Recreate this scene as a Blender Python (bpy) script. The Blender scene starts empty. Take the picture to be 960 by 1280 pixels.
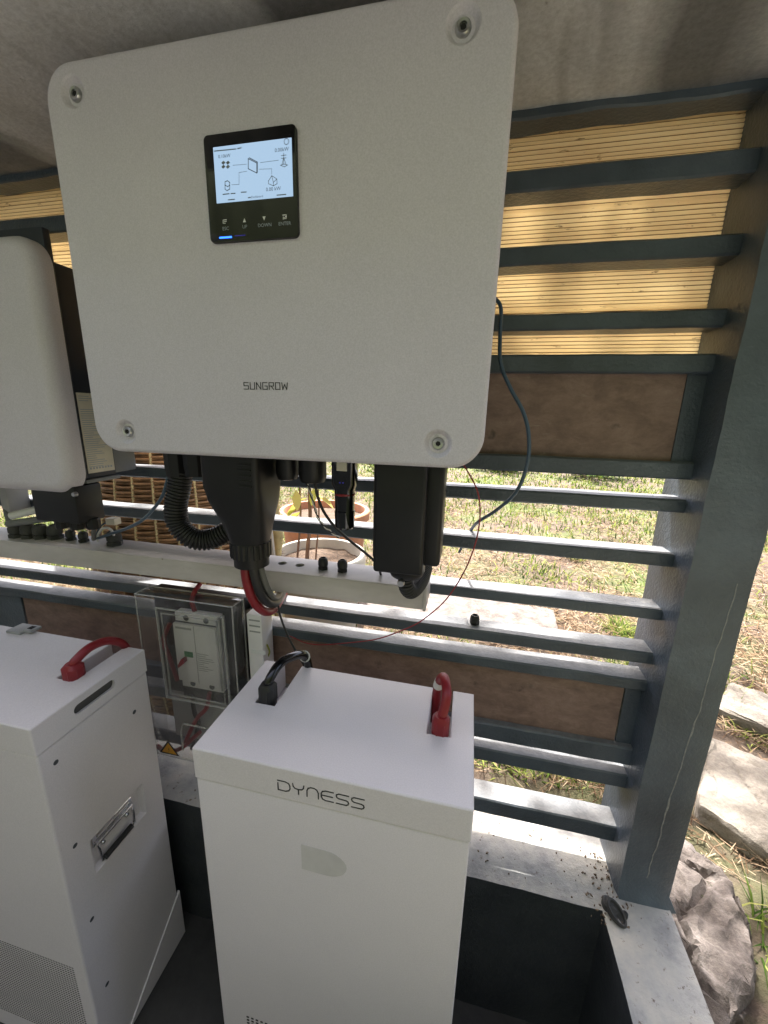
import bpy, bmesh, math, random
from mathutils import Vector, Matrix, noise
random.seed(7)
S = bpy.context.scene
COL = S.collection
H0 = 1.39                       # camera height above the floor of the shelter (m)

# ------------------------------------------------------------------ camera
FPX = 493.35                    # focal length in pixels of the 960x1280 photograph
def _rot():
    a, b, c = -0.21072608, 0.24237025, 0.02455417
    R0 = Matrix(((1,0,0),(0,0,-1),(0,1,0)))
    Rz = Matrix(((math.cos(a),-math.sin(a),0),(math.sin(a),math.cos(a),0),(0,0,1)))
    Rx = Matrix(((1,0,0),(0,math.cos(b),-math.sin(b)),(0,math.sin(b),math.cos(b))))
    Rr = Matrix(((math.cos(c),-math.sin(c),0),(math.sin(c),math.cos(c),0),(0,0,1)))
    return Rr @ Rx @ R0 @ Rz
RC = _rot()
cd = bpy.data.cameras.new('camera'); cam = bpy.data.objects.new('camera', cd); COL.objects.link(cam)
cd.sensor_fit = 'HORIZONTAL'; cd.sensor_width = 36; cd.lens = FPX/960*36
cd.clip_start = 0.02; cd.clip_end = 600
m = Matrix((RC[0], -RC[1], -RC[2])).transposed().to_4x4()
m.translation = (0, 0, H0); cam.matrix_world = m
S.camera = cam
S.render.resolution_x = 768; S.render.resolution_y = 1024

# ------------------------------------------------------------------ light
SUN_EL, SUN_AZ = math.radians(64), math.radians(-14)      # azimuth from +Y (beyond the slats), towards -X
w = bpy.data.worlds.new('World'); S.world = w; w.use_nodes = True
nt = w.node_tree; bg = nt.nodes['Background']
sky = nt.nodes.new('ShaderNodeTexSky'); sky.sky_type = 'NISHITA'; sky.sun_disc = False
sky.sun_elevation = SUN_EL; sky.sun_rotation = SUN_AZ
nt.links.new(sky.outputs[0], bg.inputs[0]); bg.inputs[1].default_value = 0.15
sky.dust_density = 7.0; sky.air_density = .75; sky.ozone_density = .3
ld = bpy.data.lights.new('sun', 'SUN'); ld.energy = 5.0; ld.angle = math.radians(1.2); ld.color = (1, .97, .93)
sun = bpy.data.objects.new('sun', ld); COL.objects.link(sun)
sd = Vector((math.sin(SUN_AZ)*math.cos(SUN_EL), math.cos(SUN_AZ)*math.cos(SUN_EL), math.sin(SUN_EL)))
sun.rotation_euler = sd.to_track_quat('Z', 'Y').to_euler(); sun.location = (0, 3, 6)
vs = S.view_settings
vs.view_transform = 'Standard'; vs.look = 'None'; vs.gamma = 1; vs.exposure = 1.95
S.render.engine = 'CYCLES'
S.cycles.max_bounces = 10; S.cycles.diffuse_bounces = 6; S.cycles.transparent_max_bounces = 16

# ------------------------------------------------------------------ pixel -> place (all z here are relative to the lens height)
def ray(x, y):
    return RC.transposed() @ Vector(((x-480)/FPX, (y-640)/FPX, 1))
def at(x, y, Y): d = ray(x, y); return d*(Y/d.y)
def atz(x, y, z): d = ray(x, y); return d*(z/d.z)
def atx(x, y, X): d = ray(x, y); return d*(X/d.x)

# ------------------------------------------------------------------ materials
MATS = {}
def newmat(name):
    M = bpy.data.materials.new(name); M.use_nodes = True; MATS[name] = M
    nt = M.node_tree; b = nt.nodes['Principled BSDF']
    return M, nt, b
def N(nt, t, **k):
    n = nt.nodes.new(t)
    for a, v in k.items():
        if a in n.inputs: n.inputs[a].default_value = v
        else: setattr(n, a, v)
    return n
def ramp(nt, src, stops):
    r = nt.nodes.new('ShaderNodeValToRGB'); e = r.color_ramp.elements
    while len(e) < len(stops): e.new(.5)
    for i, (p, c) in enumerate(stops):
        e[i].position = p; e[i].color = (*c, 1) if len(c) == 3 else c
    nt.links.new(src, r.inputs[0]); return r.outputs[0]
def mixc(nt, fac, a, b, mode='MIX'):
    n = nt.nodes.new('ShaderNodeMix'); n.data_type = 'RGBA'; n.blend_type = mode
    for i, v in ((0, fac), (6, a), (7, b)):
        if hasattr(v, 'is_linked') or hasattr(v, 'links'): nt.links.new(v, n.inputs[i])
        elif i == 0: n.inputs[0].default_value = v
        else: n.inputs[i].default_value = (*v, 1)
    return n.outputs[2]
def tex(nt, scale, detail=4, rough=.55, coord='Object', sc=(1,1,1), kind='noise', dist=0):
    c = nt.nodes.new('ShaderNodeTexCoord'); mp = nt.nodes.new('ShaderNodeMapping'); mp.inputs['Scale'].default_value = sc
    nt.links.new(c.outputs[coord], mp.inputs[0])
    if kind == 'noise':
        n = N(nt, 'ShaderNodeTexNoise', Scale=scale, Detail=detail, Roughness=rough, Distortion=dist)
    else:
        n = N(nt, 'ShaderNodeTexVoronoi', Scale=scale)
    nt.links.new(mp.outputs[0], n.inputs['Vector'])
    return n.outputs[0]
def bump(nt, b, src, strength, dist=.002):
    n = N(nt, 'ShaderNodeBump', Strength=strength, Distance=dist)
    nt.links.new(src, n.inputs['Height']); nt.links.new(n.outputs[0], b.inputs['Normal'])
def plain(name, col, rough=.5, metal=0, var=.12, vs=9, bs=0, bscale=300, bd=.0005, spec=.5, coat=0, grain=0, dust=0):
    M, nt, b = newmat(name)
    lo = tuple(max(0, c*(1-var)) for c in col); hi = tuple(min(1, c*(1+var)) for c in col)
    c = ramp(nt, tex(nt, vs, 5, .6), [(.3, lo), (.7, hi)])
    if grain: c = mixc(nt, 1.0, c, ramp(nt, tex(nt, 520, 2, .6), [(.3, (1-grain,)*3), (.7, (1+grain,)*3)]), 'MULTIPLY')
    if dust: c = mixc(nt, ramp(nt, tex(nt, 17, 8, .8, dist=.5), [(.55, (0,0,0)), (.8, (dust,)*3)]), c, tuple(x*.55 for x in col))
    nt.links.new(c, b.inputs['Base Color'])
    b.inputs['Roughness'].default_value = rough; b.inputs['Metallic'].default_value = metal
    b.inputs['Specular IOR Level'].default_value = spec
    if coat: b.inputs['Coat Weight'].default_value = coat; b.inputs['Coat Roughness'].default_value = .15
    if bs: bump(nt, b, tex(nt, bscale, 2, .5), bs, bd)
    return M
plain('cover_paint', (.58, .548, .60), .48, grain=.09, dust=.12, var=.03, vs=5, bs=.35, bscale=900, bd=.0004)
plain('battery_paint', (.69, .652, .662), .42, grain=.06, dust=.10, var=.03, vs=4, bs=.25, bscale=800, bd=.0004)
plain('grey_casting', (.16, .165, .17), .5, var=.15, vs=12, bs=.3, bscale=500)
plain('navy_casting', (.022, .027, .04), .5, var=.15, vs=12, bs=.3, bscale=500)
plain('black_plastic', (.011, .011, .012), .42, var=.25, vs=14, bs=.25, bscale=700, bd=.0003, spec=.36)
plain('black_gloss', (.006, .006, .007), .12, var=.1)
plain('black_rubber', (.014, .014, .014), .45, var=.3, vs=30)
plain('dusty_rubber', (.05, .05, .05), .7, var=.35, vs=60)
plain('red_plastic', (.23, .010, .016), .4, var=.15, vs=25)
plain('red_wire', (.30, .02, .03), .4, var=.15, vs=25)
plain('grey_wire', (.11, .11, .1), .45, var=.1)
plain('bluegrey_wire', (.06, .10, .15), .38, var=.1)
plain('white_wire', (.7, .69, .66), .45, var=.05)
plain('yellow_wire', (.35, .36, .08), .5, var=.1)
plain('chrome', (.75, .75, .76), .16, metal=1, var=.05)
plain('steel', (.5, .5, .5), .3, metal=1, var=.15, vs=60)
plain('breaker_plastic', (.8, .775, .79), .45, var=.05)
plain('breaker_grey', (.34, .34, .34), .5, var=.08)
plain('breaker_dark', (.05, .055, .065), .5, var=.1)
plain('screen_ink', (.16, .19, .23), .5, var=.1)
plain('print_black', (.015, .015, .017), .55, var=.1)
plain('print_grey', (.33, .37, .42), .55, var=.05)
plain('print_white', (.75, .75, .75), .55, var=.03)
plain('print_green', (.05, .22, .08), .5, var=.05)
plain('hole_dark', (.01, .009, .008), .8, var=.2)
plain('warning_orange', (.72, .36, .03), .5, var=.1, vs=60)
plain('tape_film', (.62, .6, .59), .22, var=.06, vs=30)
plain('label_silver', (.62, .58, .48), .45, var=.1, vs=25)
plain('terracotta', (.42, .19, .1), .75, var=.25, vs=8, bs=.3, bscale=120)
plain('soil', (.09, .06, .04), .95, var=.5, vs=60, bs=.8, bscale=90, bd=.006)
plain('bark', (.22, .14, .1), .8, var=.4, vs=30, bs=.5, bscale=90, bd=.002)
plain('ceramic_white', (.46, .43, .37), .55, var=.15, vs=10, bs=.2, bscale=80)
plain('wicker', (.27, .15, .065), .6, var=.5, vs=22)
plain('wicker_dark', (.2, .11, .05), .7, var=.4, vs=30)
plain('cane', (.55, .45, .22), .7, var=.3, vs=20)

def mk_trunking():
    M, nt, b = newmat('trunking_pvc')
    base = ramp(nt, tex(nt, 7, 6, .65, sc=(1, 1, 3)), [(.25, (.40, .37, .355)), (.75, (.60, .56, .555))])
    spots = ramp(nt, tex(nt, 60, 3, .6), [(.70, (0,0,0)), (.78, (1,1,1))])
    nt.links.new(mixc(nt, spots, base, (.25, .22, .18)), b.inputs['Base Color']); b.inputs['Roughness'].default_value = .45
mk_trunking()

def mk_paint(name, dust=.8, col=(.058, .074, .094)):
    # charcoal enamel on rough concrete; grey dust lies on the upward faces
    M, nt, b = newmat(name)
    base = ramp(nt, tex(nt, 6, 6, .6), [(.3, tuple(c*.7 for c in col)), (.7, tuple(c*1.5 for c in col))])
    chips = ramp(nt, tex(nt, 38, 6, .7), [(.72, (0,0,0)), (.76, (1,1,1))])
    base = mixc(nt, chips, base, (.11, .105, .1))
    g = N(nt, 'ShaderNodeNewGeometry'); sp = N(nt, 'ShaderNodeSeparateXYZ'); nt.links.new(g.outputs['True Normal'], sp.inputs[0])
    up = N(nt, 'ShaderNodeMapRange'); up.inputs[1].default_value = .6; up.inputs[2].default_value = .95
    nt.links.new(sp.outputs[2], up.inputs[0])
    dn = ramp(nt, tex(nt, 11, 7, .7, sc=(.6, 1.6, 1)), [(.25, (dust*.45,)*3), (.7, (dust,)*3)])
    mu = N(nt, 'ShaderNodeMath', operation='MULTIPLY'); nt.links.new(up.outputs[0], mu.inputs[0]); nt.links.new(dn, mu.inputs[1])
    dcol = ramp(nt, tex(nt, 26, 6, .7), [(.3, (.15, .15, .145)), (.55, (.25, .25, .245)), (.8, (.37, .36, .33))])
    nt.links.new(mixc(nt, mu.outputs[0], base, dcol), b.inputs['Base Color'])
    rr = N(nt, 'ShaderNodeMapRange'); nt.links.new(mu.outputs[0], rr.inputs[0]); rr.inputs[3].default_value = .33; rr.inputs[4].default_value = .65
    nt.links.new(rr.outputs[0], b.inputs['Roughness'])
    h = N(nt, 'ShaderNodeMath', operation='ADD')
    nt.links.new(tex(nt, 28, 5, .6), h.inputs[0]); nt.links.new(tex(nt, 160, 3, .6), h.inputs[1])
    bump(nt, b, h.outputs[0], .5, .0028)
mk_paint('slat_paint'); mk_paint('post_paint', .5, (.075, .094, .118))

def mk_kerb():
    M, nt, b = newmat('kerb_paint')
    dark = ramp(nt, tex(nt, 5, 6, .65), [(.3, (.018, .022, .026)), (.75, (.055, .062, .066))])
    g = N(nt, 'ShaderNodeNewGeometry'); sp = N(nt, 'ShaderNodeSeparateXYZ'); nt.links.new(g.outputs['True Normal'], sp.inputs[0])
    up = N(nt, 'ShaderNodeMapRange'); up.inputs[1].default_value = .5; up.inputs[2].default_value = .9
    nt.links.new(sp.outputs[2], up.inputs[0])
    a = ramp(nt, tex(nt, 9, 7, .7), [(.3, (.19, .195, .20)), (.48, (.36, .355, .335)), (.7, (.50, .47, .405))])
    deb = ramp(nt, tex(nt, 60, 6, .8), [(.60, (0,0,0)), (.68, (1,1,1))])
    a = mixc(nt, deb, a, (.09, .06, .04))
    nt.links.new(mixc(nt, up.outputs[0], dark, a), b.inputs['Base Color'])
    b.inputs['Roughness'].default_value = .55
    bump(nt, b, tex(nt, 40, 7, .7), .8, .004)
mk_kerb()

def mk_concrete():
    M, nt, b = newmat('ceiling_concrete')
    a = ramp(nt, tex(nt, 3.2, 7, .62, dist=.6), [(.28, (.44, .445, .46)), (.5, (.64, .65, .675)), (.72, (.80, .81, .83))])
    st = ramp(nt, tex(nt, 2.1, 3, .5, sc=(1.4, .6, 1), dist=1.2), [(.47, (0,0,0)), (.60, (.9,.9,.9))])
    a = mixc(nt, st, a, (.17, .17, .175))
    sp_ = ramp(nt, tex(nt, 120, 4, .7), [(.3, (.78,.78,.78)), (.65, (1.05,1.05,1.05))])
    a = mixc(nt, 1.0, a, sp_, 'MULTIPLY')
    pits = ramp(nt, tex(nt, 34, 3, .5), [(.72, (0,0,0)), (.77, (.8,.8,.8))]); a = mixc(nt, pits, a, (.12, .115, .11))
    nt.links.new(a, b.inputs['Base Color']); b.inputs['Roughness'].default_value = .85
    bump(nt, b, tex(nt, 30, 9, .75), .6, .006)
mk_concrete()

def mk_board():
    M, nt, b = newmat('brown_board')
    a = ramp(nt, tex(nt, 22, 9, .78, sc=(.8, 1, 1.4), dist=.3), [(.28, (.12, .077, .063)), (.5, (.22, .142, .118)), (.74, (.32, .225, .192))])
    sp_ = ramp(nt, tex(nt, 40, 8, .8, sc=(.35, 1, 1.6)), [(.60, (0,0,0)), (.72, (.75,.75,.75))])
    a = mixc(nt, sp_, a, (.36, .31, .27))
    dk = ramp(nt, tex(nt, 13, 4, .6), [(.68, (0,0,0)), (.76, (.8,.8,.8))])
    a = mixc(nt, dk, a, (.02, .018, .016))
    nt.links.new(a, b.inputs['Base Color']); b.inputs['Roughness'].default_value = .6
    bump(nt, b, tex(nt, 120, 4, .6, sc=(.3, 1, 1)), .4, .001)
mk_board()

def mk_ribbed():
    M, nt, b = newmat('ribbed_yellow')
    c = ramp(nt, tex(nt, 6, 6, .65, sc=(.5, 1, 3)), [(.25, (.70, .58, .39)), (.55, (.84, .73, .51)), (.8, (.88, .79, .59))])
    sp_ = ramp(nt, tex(nt, 55, 5, .75, sc=(.35, 1, 1.5)), [(.61, (0,0,0)), (.70, (1,1,1))])
    c = mixc(nt, sp_, c, (.12, .07, .03))
    d = N(nt, 'ShaderNodeBsdfDiffuse'); t = N(nt, 'ShaderNodeBsdfTranslucent'); mx = N(nt, 'ShaderNodeMixShader'); mx.inputs[0].default_value = .60
    nt.links.new(c, d.inputs[0]); nt.links.new(c, t.inputs[0]); nt.links.new(d.outputs[0], mx.inputs[1]); nt.links.new(t.outputs[0], mx.inputs[2])
    nt.links.new(mx.outputs[0], nt.nodes['Material Output'].inputs[0])
mk_ribbed()

def mk_clear(name, dif):
    M, nt, b = newmat(name)
    t = N(nt, 'ShaderNodeBsdfTransparent'); t.inputs[0].default_value = (.97, .97, .965, 1)
    g = N(nt, 'ShaderNodeBsdfGlossy', Roughness=.09); lw = N(nt, 'ShaderNodeLayerWeight', Blend=.5); f = N(nt, 'ShaderNodeMath', operation='POWER'); nt.links.new(lw.outputs['Facing'], f.inputs[0]); f.inputs[1].default_value = 4.0
    ad = N(nt, 'ShaderNodeMath', operation='ADD'); nt.links.new(f.outputs[0], ad.inputs[0]); ad.inputs[1].default_value = .045; ad.use_clamp = True
    mx = N(nt, 'ShaderNodeMixShader'); nt.links.new(ad.outputs[0], mx.inputs[0])
    nt.links.new(t.outputs[0], mx.inputs[1]); nt.links.new(g.outputs[0], mx.inputs[2])
    df = N(nt, 'ShaderNodeBsdfDiffuse'); df.inputs[0].default_value = (.75, .75, .73, 1)
    m2 = N(nt, 'ShaderNodeMixShader'); m2.inputs[0].default_value = dif
    nt.links.new(mx.outputs[0], m2.inputs[1]); nt.links.new(df.outputs[0], m2.inputs[2])
    nt.links.new(m2.outputs[0], nt.nodes['Material Output'].inputs[0])
mk_clear('clear_plastic', .012); mk_clear('clear_edge', .28)  # edge version has white mixed in to paint the edge highlights

def emit(name, col, st):
    M, nt, b = newmat(name); b.inputs['Base Color'].default_value = (.02, .02, .02, 1)
    b.inputs['Emission Color'].default_value = (*col, 1); b.inputs['Emission Strength'].default_value = st
    b.inputs['Roughness'].default_value = .2
emit('screen_lit', (.52, .74, 1.0), .20); emit('led_blue', (.02, .12, 1), 1.3); emit('led_dim', (.04, .03, .5), .10)

def mk_floor():
    M, nt, b = newmat('floor_dark')
    nt.links.new(ramp(nt, tex(nt, 7, 6, .65), [(.3, (.018, .018, .017)), (.7, (.05, .048, .045))]), b.inputs['Base Color'])
    b.inputs['Roughness'].default_value = .75; bump(nt, b, tex(nt, 60, 5, .6), .4, .003)
mk_floor()

def mk_ground():
    M, nt, b = newmat('ground_earth')
    earth = ramp(nt, tex(nt, 3.5, 8, .7), [(.25, (.055, .037, .026)), (.5, (.115, .082, .058)), (.75, (.185, .14, .10))])
    fine = ramp(nt, tex(nt, 70, 6, .75), [(.3, (.55,.55,.55)), (.7, (1.25,1.25,1.25))])
    earth = mixc(nt, 1.0, earth, fine, 'MULTIPLY')
    gr = ramp(nt, tex(nt, 1.1, 5, .65), [(.48, (0,0,0)), (.62, (1,1,1))])
    c = mixc(nt, gr, earth, (.085, .11, .03))
    nt.links.new(c, b.inputs['Base Color']); b.inputs['Roughness'].default_value = .95
    bump(nt, b, tex(nt, 35, 8, .75), .8, .02)
mk_ground()

def mk_stone(name, c0, c1, c2, s=7):
    M, nt, b = newmat(name)
    a = ramp(nt, tex(nt, s, 8, .7, dist=.4), [(.25, c0), (.5, c1), (.75, c2)])
    fine = ramp(nt, tex(nt, 90, 5, .75), [(.3, (.65,.65,.65)), (.7, (1.15,1.15,1.15))])
    nt.links.new(mixc(nt, 1.0, a, fine, 'MULTIPLY'), b.inputs['Base Color']); b.inputs['Roughness'].default_value = .9
    bump(nt, b, tex(nt, 30, 8, .75), .8, .01)
mk_stone('slab_stone', (.13, .11, .09), (.25, .22, .18), (.36, .325, .275))
mk_stone('rock_stone', (.05, .04, .035), (.15, .125, .11), (.30, .265, .24), 16)

def mk_blades(name, cols, trans=.35):
    M, nt, b = newmat(name)
    g = N(nt, 'ShaderNodeNewGeometry')
    n = len(cols)
    c = ramp(nt, g.outputs['Random Per Island'], [(i/(n-1), cl) for i, cl in enumerate(cols)])
    d = N(nt, 'ShaderNodeBsdfDiffuse'); t = N(nt, 'ShaderNodeBsdfTranslucent'); mx = N(nt, 'ShaderNodeMixShader'); mx.inputs[0].default_value = trans
    nt.links.new(c, d.inputs[0]); nt.links.new(c, t.inputs[0]); nt.links.new(d.outputs[0], mx.inputs[1]); nt.links.new(t.outputs[0], mx.inputs[2])
    nt.links.new(mx.outputs[0], nt.nodes['Material Output'].inputs[0])
mk_blades('grass_green', [(.025, .05, .012), (.08, .13, .025), (.19, .23, .05), (.32, .32, .11)])
mk_blades('straw_dry', [(.03, .018, .012), (.12, .075, .045), (.24, .165, .105), (.40, .32, .22)], .2)
mk_blades('leaf_green', [(.05, .12, .02), (.13, .21, .04), (.22, .28, .06)], .4)
mk_blades('leaf_yellow', [(.28, .30, .05), (.42, .42, .10), (.5, .44, .16)], .5)

# ------------------------------------------------------------------ mesh builders (coordinates: metres, z relative to the lens height)
class MB:
    def __init__(s): s.v = []; s.f = []; s.sm = []
    def add(s, vs, fs, smooth=False):
        o = len(s.v); s.v += [Vector(p) for p in vs]
        s.f += [tuple(i+o for i in f) for f in fs]; s.sm += [smooth]*len(fs); return s
    def box(s, x0, x1, y0, y1, z0, z1, bev=0, seg=2):
        bm = bmesh.new(); bmesh.ops.create_cube(bm, size=1)
        for q in bm.verts: q.co = Vector(((x0+x1)/2+q.co.x*(x1-x0), (y0+y1)/2+q.co.y*(y1-y0), (z0+z1)/2+q.co.z*(z1-z0)))
        if bev: bmesh.ops.bevel(bm, geom=bm.edges[:], offset=bev, segments=seg, profile=.5, affect='EDGES')
        bm.verts.index_update(); s.add([q.co.copy() for q in bm.verts], [[q.index for q in f.verts] for f in bm.faces]); bm.free(); return s
    def prism(s, poly, fn, t0, t1):
        n = len(poly)
        vs = [fn(a, b, t0) for a, b in poly]+[fn(a, b, t1) for a, b in poly]
        fs = [tuple(range(n)), tuple(range(2*n-1, n-1, -1))]+[(i, i+n, (i+1) % n+n, (i+1) % n) for i in range(n)]
        return s.add(vs, fs)
    def tube(s, pts, r, n=10, caps=True):
        pts = [Vector(p) for p in pts]; k = len(pts)
        rs = r if isinstance(r, (list, tuple)) else [r]*k
        t0 = (pts[1]-pts[0]).normalized(); u = t0.orthogonal().normalized(); vs = []
        for i in range(k):
            t = (pts[min(i+1, k-1)]-pts[max(i-1, 0)]).normalized()
            u = (u-t*u.dot(t)).normalized(); w_ = t.cross(u)
            for j in range(n):
                a = 2*math.pi*j/n; vs.append(pts[i]+(u*math.cos(a)+w_*math.sin(a))*rs[i])
        fs = [(i*n+j, i*n+(j+1) % n, (i+1)*n+(j+1) % n, (i+1)*n+j) for i in range(k-1) for j in range(n)]
        s.add(vs, fs, True)
        if caps: o = len(s.v)-k*n; s.f += [tuple(o+j for j in range(n-1, -1, -1)), tuple(o+(k-1)*n+j for j in range(n))]; s.sm += [False, False]
        return s
    def loft(s, secs, n=32, smooth=True, caps=True):
        # secs: (centre, rx, ry, exponent) of horizontal superellipses
        vs = []
        for c, rx, ry, e in secs:
            for j in range(n):
                a = 2*math.pi*(j+.5)/n; ca, sa = math.cos(a), math.sin(a)
                vs.append((c[0]+rx*math.copysign(abs(ca)**(2/e), ca), c[1]+ry*math.copysign(abs(sa)**(2/e), sa), c[2]))
        k = len(secs)
        fs = [(i*n+j, i*n+(j+1) % n, (i+1)*n+(j+1) % n, (i+1)*n+j) for i in range(k-1) for j in range(n)]
        s.add(vs, fs, smooth)
        if caps: o = len(s.v)-k*n; s.f += [tuple(o+j for j in range(n-1, -1, -1)), tuple(o+(k-1)*n+j for j in range(n))]; s.sm += [False, False]
        return s
    def lathe(s, prof, c=(0,0,0), ax=(0,0,1), n=24, smooth=True):
        ax = Vector(ax).normalized(); u = ax.orthogonal().normalized(); w_ = ax.cross(u); c = Vector(c); vs = []
        for r, h in prof:
            for j in range(n):
                a = 2*math.pi*j/n; vs.append(c+ax*h+(u*math.cos(a)+w_*math.sin(a))*max(r, 1e-5))
        k = len(prof)
        return s.add(vs, [(i*n+j, i*n+(j+1) % n, (i+1)*n+(j+1) % n, (i+1)*n+j) for i in range(k-1) for j in range(n)], smooth)
    def mesh(s, name, base=(0,0,0), fix=True):
        me = bpy.data.meshes.new(name); b = Vector(base)
        me.from_pydata([p-b for p in s.v], [], s.f)
        me.polygons.foreach_set('use_smooth', s.sm)
        if fix:
            bm = bmesh.new(); bm.from_mesh(me); bmesh.ops.recalc_face_normals(bm, faces=bm.faces[:]); bm.to_mesh(me); bm.free()
        me.set_sharp_from_angle(angle=math.radians(38)); me.update(); return me
BASE = {}
def tag(o, label=None, cat=None, group=None, kind=None):
    if label: o['label'] = label
    if cat: o['category'] = cat
    if group: o['group'] = group
    if kind: o['kind'] = kind
    return o
def thing(name, base, label, cat, group=None):
    o = bpy.data.objects.new(name, None); COL.objects.link(o); o.empty_display_size = .05
    base = Vector(base); o.location = base+Vector((0, 0, H0)); BASE[o.name] = base
    return tag(o, label, cat, group)
def obj(name, mb, mat, parent=None, fix=True):
    if parent: base = BASE[parent.name]
    else:
        xs = [p.x for p in mb.v]; ys = [p.y for p in mb.v]; zs = [p.z for p in mb.v]
        base = Vector(((min(xs)+max(xs))/2, (min(ys)+max(ys))/2, min(zs)))
    me = mb.mesh(name, base, fix); me.materials.append(MATS[mat])
    o = bpy.data.objects.new(name, me); COL.objects.link(o); BASE[o.name] = base
    if parent: o.parent = parent
    else: o.location = base+Vector((0, 0, H0))
    return o
def inst(name, me, parent, loc, rot=None):
    # a piece with shared mesh data, placed at loc
    o = bpy.data.objects.new(name, me); COL.objects.link(o); o.parent = parent
    o.location = Vector(loc)-BASE[parent.name]; BASE[o.name] = BASE[parent.name]
    if rot: o.rotation_euler = rot
    return o
def cut(o, cutter, flat=True):
    # real holes: subtract the cutter's volume from the mesh of o
    me = cutter.mesh('cutter', BASE[o.name]); c = bpy.data.objects.new('cutter', me); COL.objects.link(c)
    if o.parent: c.parent = o.parent
    else: c.location = o.location
    md = o.modifiers.new('b', 'BOOLEAN'); md.operation = 'DIFFERENCE'; md.object = c; md.solver = 'EXACT'
    dg = bpy.context.evaluated_depsgraph_get()
    new = bpy.data.meshes.new_from_object(o.evaluated_get(dg)); o.modifiers.clear()
    if len(new.polygons) > 5:
        o.data = new
        if flat: new.polygons.foreach_set('use_smooth', [False]*len(new.polygons))
        else:
            new.polygons.foreach_set('use_smooth', [abs(p.normal.y) < .9995 for p in new.polygons]); new.set_sharp_from_angle(angle=math.radians(38))
    bpy.data.objects.remove(c)
def spline(pts, k=8):
    P = [Vector(p) for p in pts]; P = [P[0]*2-P[1]]+P+[P[-1]*2-P[-2]]; out = []
    for i in range(1, len(P)-2):
        a, b, c, d = P[i-1:i+3]
        for j in range(k):
            t = j/k; out.append(.5*((2*b)+(c-a)*t+(2*a-5*b+4*c-d)*t*t+(3*b-a-3*c+d)*t**3))
    out.append(P[-2]); return out
def cable(name, pts, r, mat, label=None, cat='cable', parent=None, k=8, n=10, group=None):
    o = obj(name, MB().tube(spline([at(*p) if not isinstance(p, Vector) else p for p in pts], k), r, n), mat, parent)
    if not parent: tag(o, label, cat, group)
    return o
def rrect(x0, x1, z0, z1, r, n=8):
    out = []
    for cx, cz, a0 in ((x1-r, z1-r, 0), (x0+r, z1-r, 90), (x0+r, z0+r, 180), (x1-r, z0+r, 270)):
        for i in range(n+1):
            a = math.radians(a0+90*i/n); out.append((cx+r*math.cos(a), cz+r*math.sin(a)))
    return out
def plate(x0, x1, z0, z1, y0, y1, r, e, n=8, es=4):
    # rounded-corner plate facing -Y with softened front edge
    mb = MB(); rings = []
    for i in range(es+1):
        a = math.pi/2*i/es; off = e*(1-math.sin(a)); rings.append((off, y0+e*(1-math.cos(math.pi/2-a)) if False else y0+e*(1-math.cos(a)) , a))
    prof = [(e*(1-math.sin(a)), y0+e*(1-math.cos(a))) for a in [math.pi/2*i/es for i in range(es+1)]]
    prof.append((0, y1)); vs = []
    for off, y in prof: vs += [(x, y, z) for x, z in rrect(x0+off, x1-off, z0+off, z1-off, max(r-off, .0005), n)]
    k = 4*(n+1); L = len(prof)
    fs = [(i*k+j, i*k+(j+1) % k, (i+1)*k+(j+1) % k, (i+1)*k+j) for i in range(L-1) for j in range(k)]
    mb.add(vs, fs, True); o = len(mb.v)-L*k
    mb.f += [tuple(o+j for j in range(k)), tuple(o+(L-1)*k+j for j in range(k-1, -1, -1))]; mb.sm += [False, False]
    return mb
def strokes(mb, lines, fn, wdt, t=.0004):
    for L in lines:
        for (a, b) in zip(L, L[1:]):
            a = Vector(a); b = Vector(b); d = (b-a).normalized(); p = Vector((-d.y, d.x))*wdt/2; e = d*wdt/2
            q = [a-e+p, b+e+p, b+e-p, a-e-p]
            mb.prism([(v.x, v.y) for v in q], fn, 0, t)
GL = {'S': ((((1,1),(0,1),(0,.5),(1,.5),(1,0),(0,0)),), .85), 'U': ((((0,1),(0,0),(1,0),(1,1)),), .85), 'N': ((((0,0),(0,1),(1,0),(1,1)),), .85),
      'G': ((((1,1),(0,1),(0,0),(1,0),(1,.5),(.5,.5)),), .85), 'R': ((((0,0),(0,1),(1,1),(1,.5),(.05,.5)), ((.45,.5),(1,0))), .85),
      'O': ((((0,0),(0,1),(1,1),(1,0),(0,0)),), .85), 'W': ((((0,1),(.15,0),(.5,.75),(.85,0),(1,1)),), 1.05)}
GD = {'D': ((((0,.72),(0,0),(.62,0),(.9,.12),(1,.35),(1,.65),(.9,.88),(.62,1),(0,1)),), 1.25),
      'Y': ((((0,1),(.05,.72),(.2,.55),(.5,.5),(.8,.55),(.95,.72),(1,1)), ((.5,.5),(.5,0))), 1.15),
      'N': ((((0,0),(0,.6),(.12,.88),(.35,1),(.65,1),(.88,.88),(1,.6),(1,0)),), 1.15),
      'E': ((((1,1),(.35,1),(.1,.9),(0,.65),(0,.35),(.1,.1),(.35,0),(1,0)), ((0,.5),(.92,.5))), 1.2),
      'S': ((((1,1),(.2,1),(.03,.9),(0,.75),(.05,.6),(.2,.52),(.8,.48),(.95,.4),(1,.25),(.95,.1),(.8,0),(0,0)),), 1.2)}
def logo(word, G, x0, z0, width, h, fn, wdt, gap=.38):
    tot = sum(G[c][1] for c in word)+gap*(len(word)-1); u = width/tot; x = x0; mb = MB()
    for c in word:
        L, cw = G[c]
        strokes(mb, [[(x+p*cw*u, z0+q*h) for p, q in l] for l in L], fn, wdt); x += (cw+gap)*u
    return mb
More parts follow.
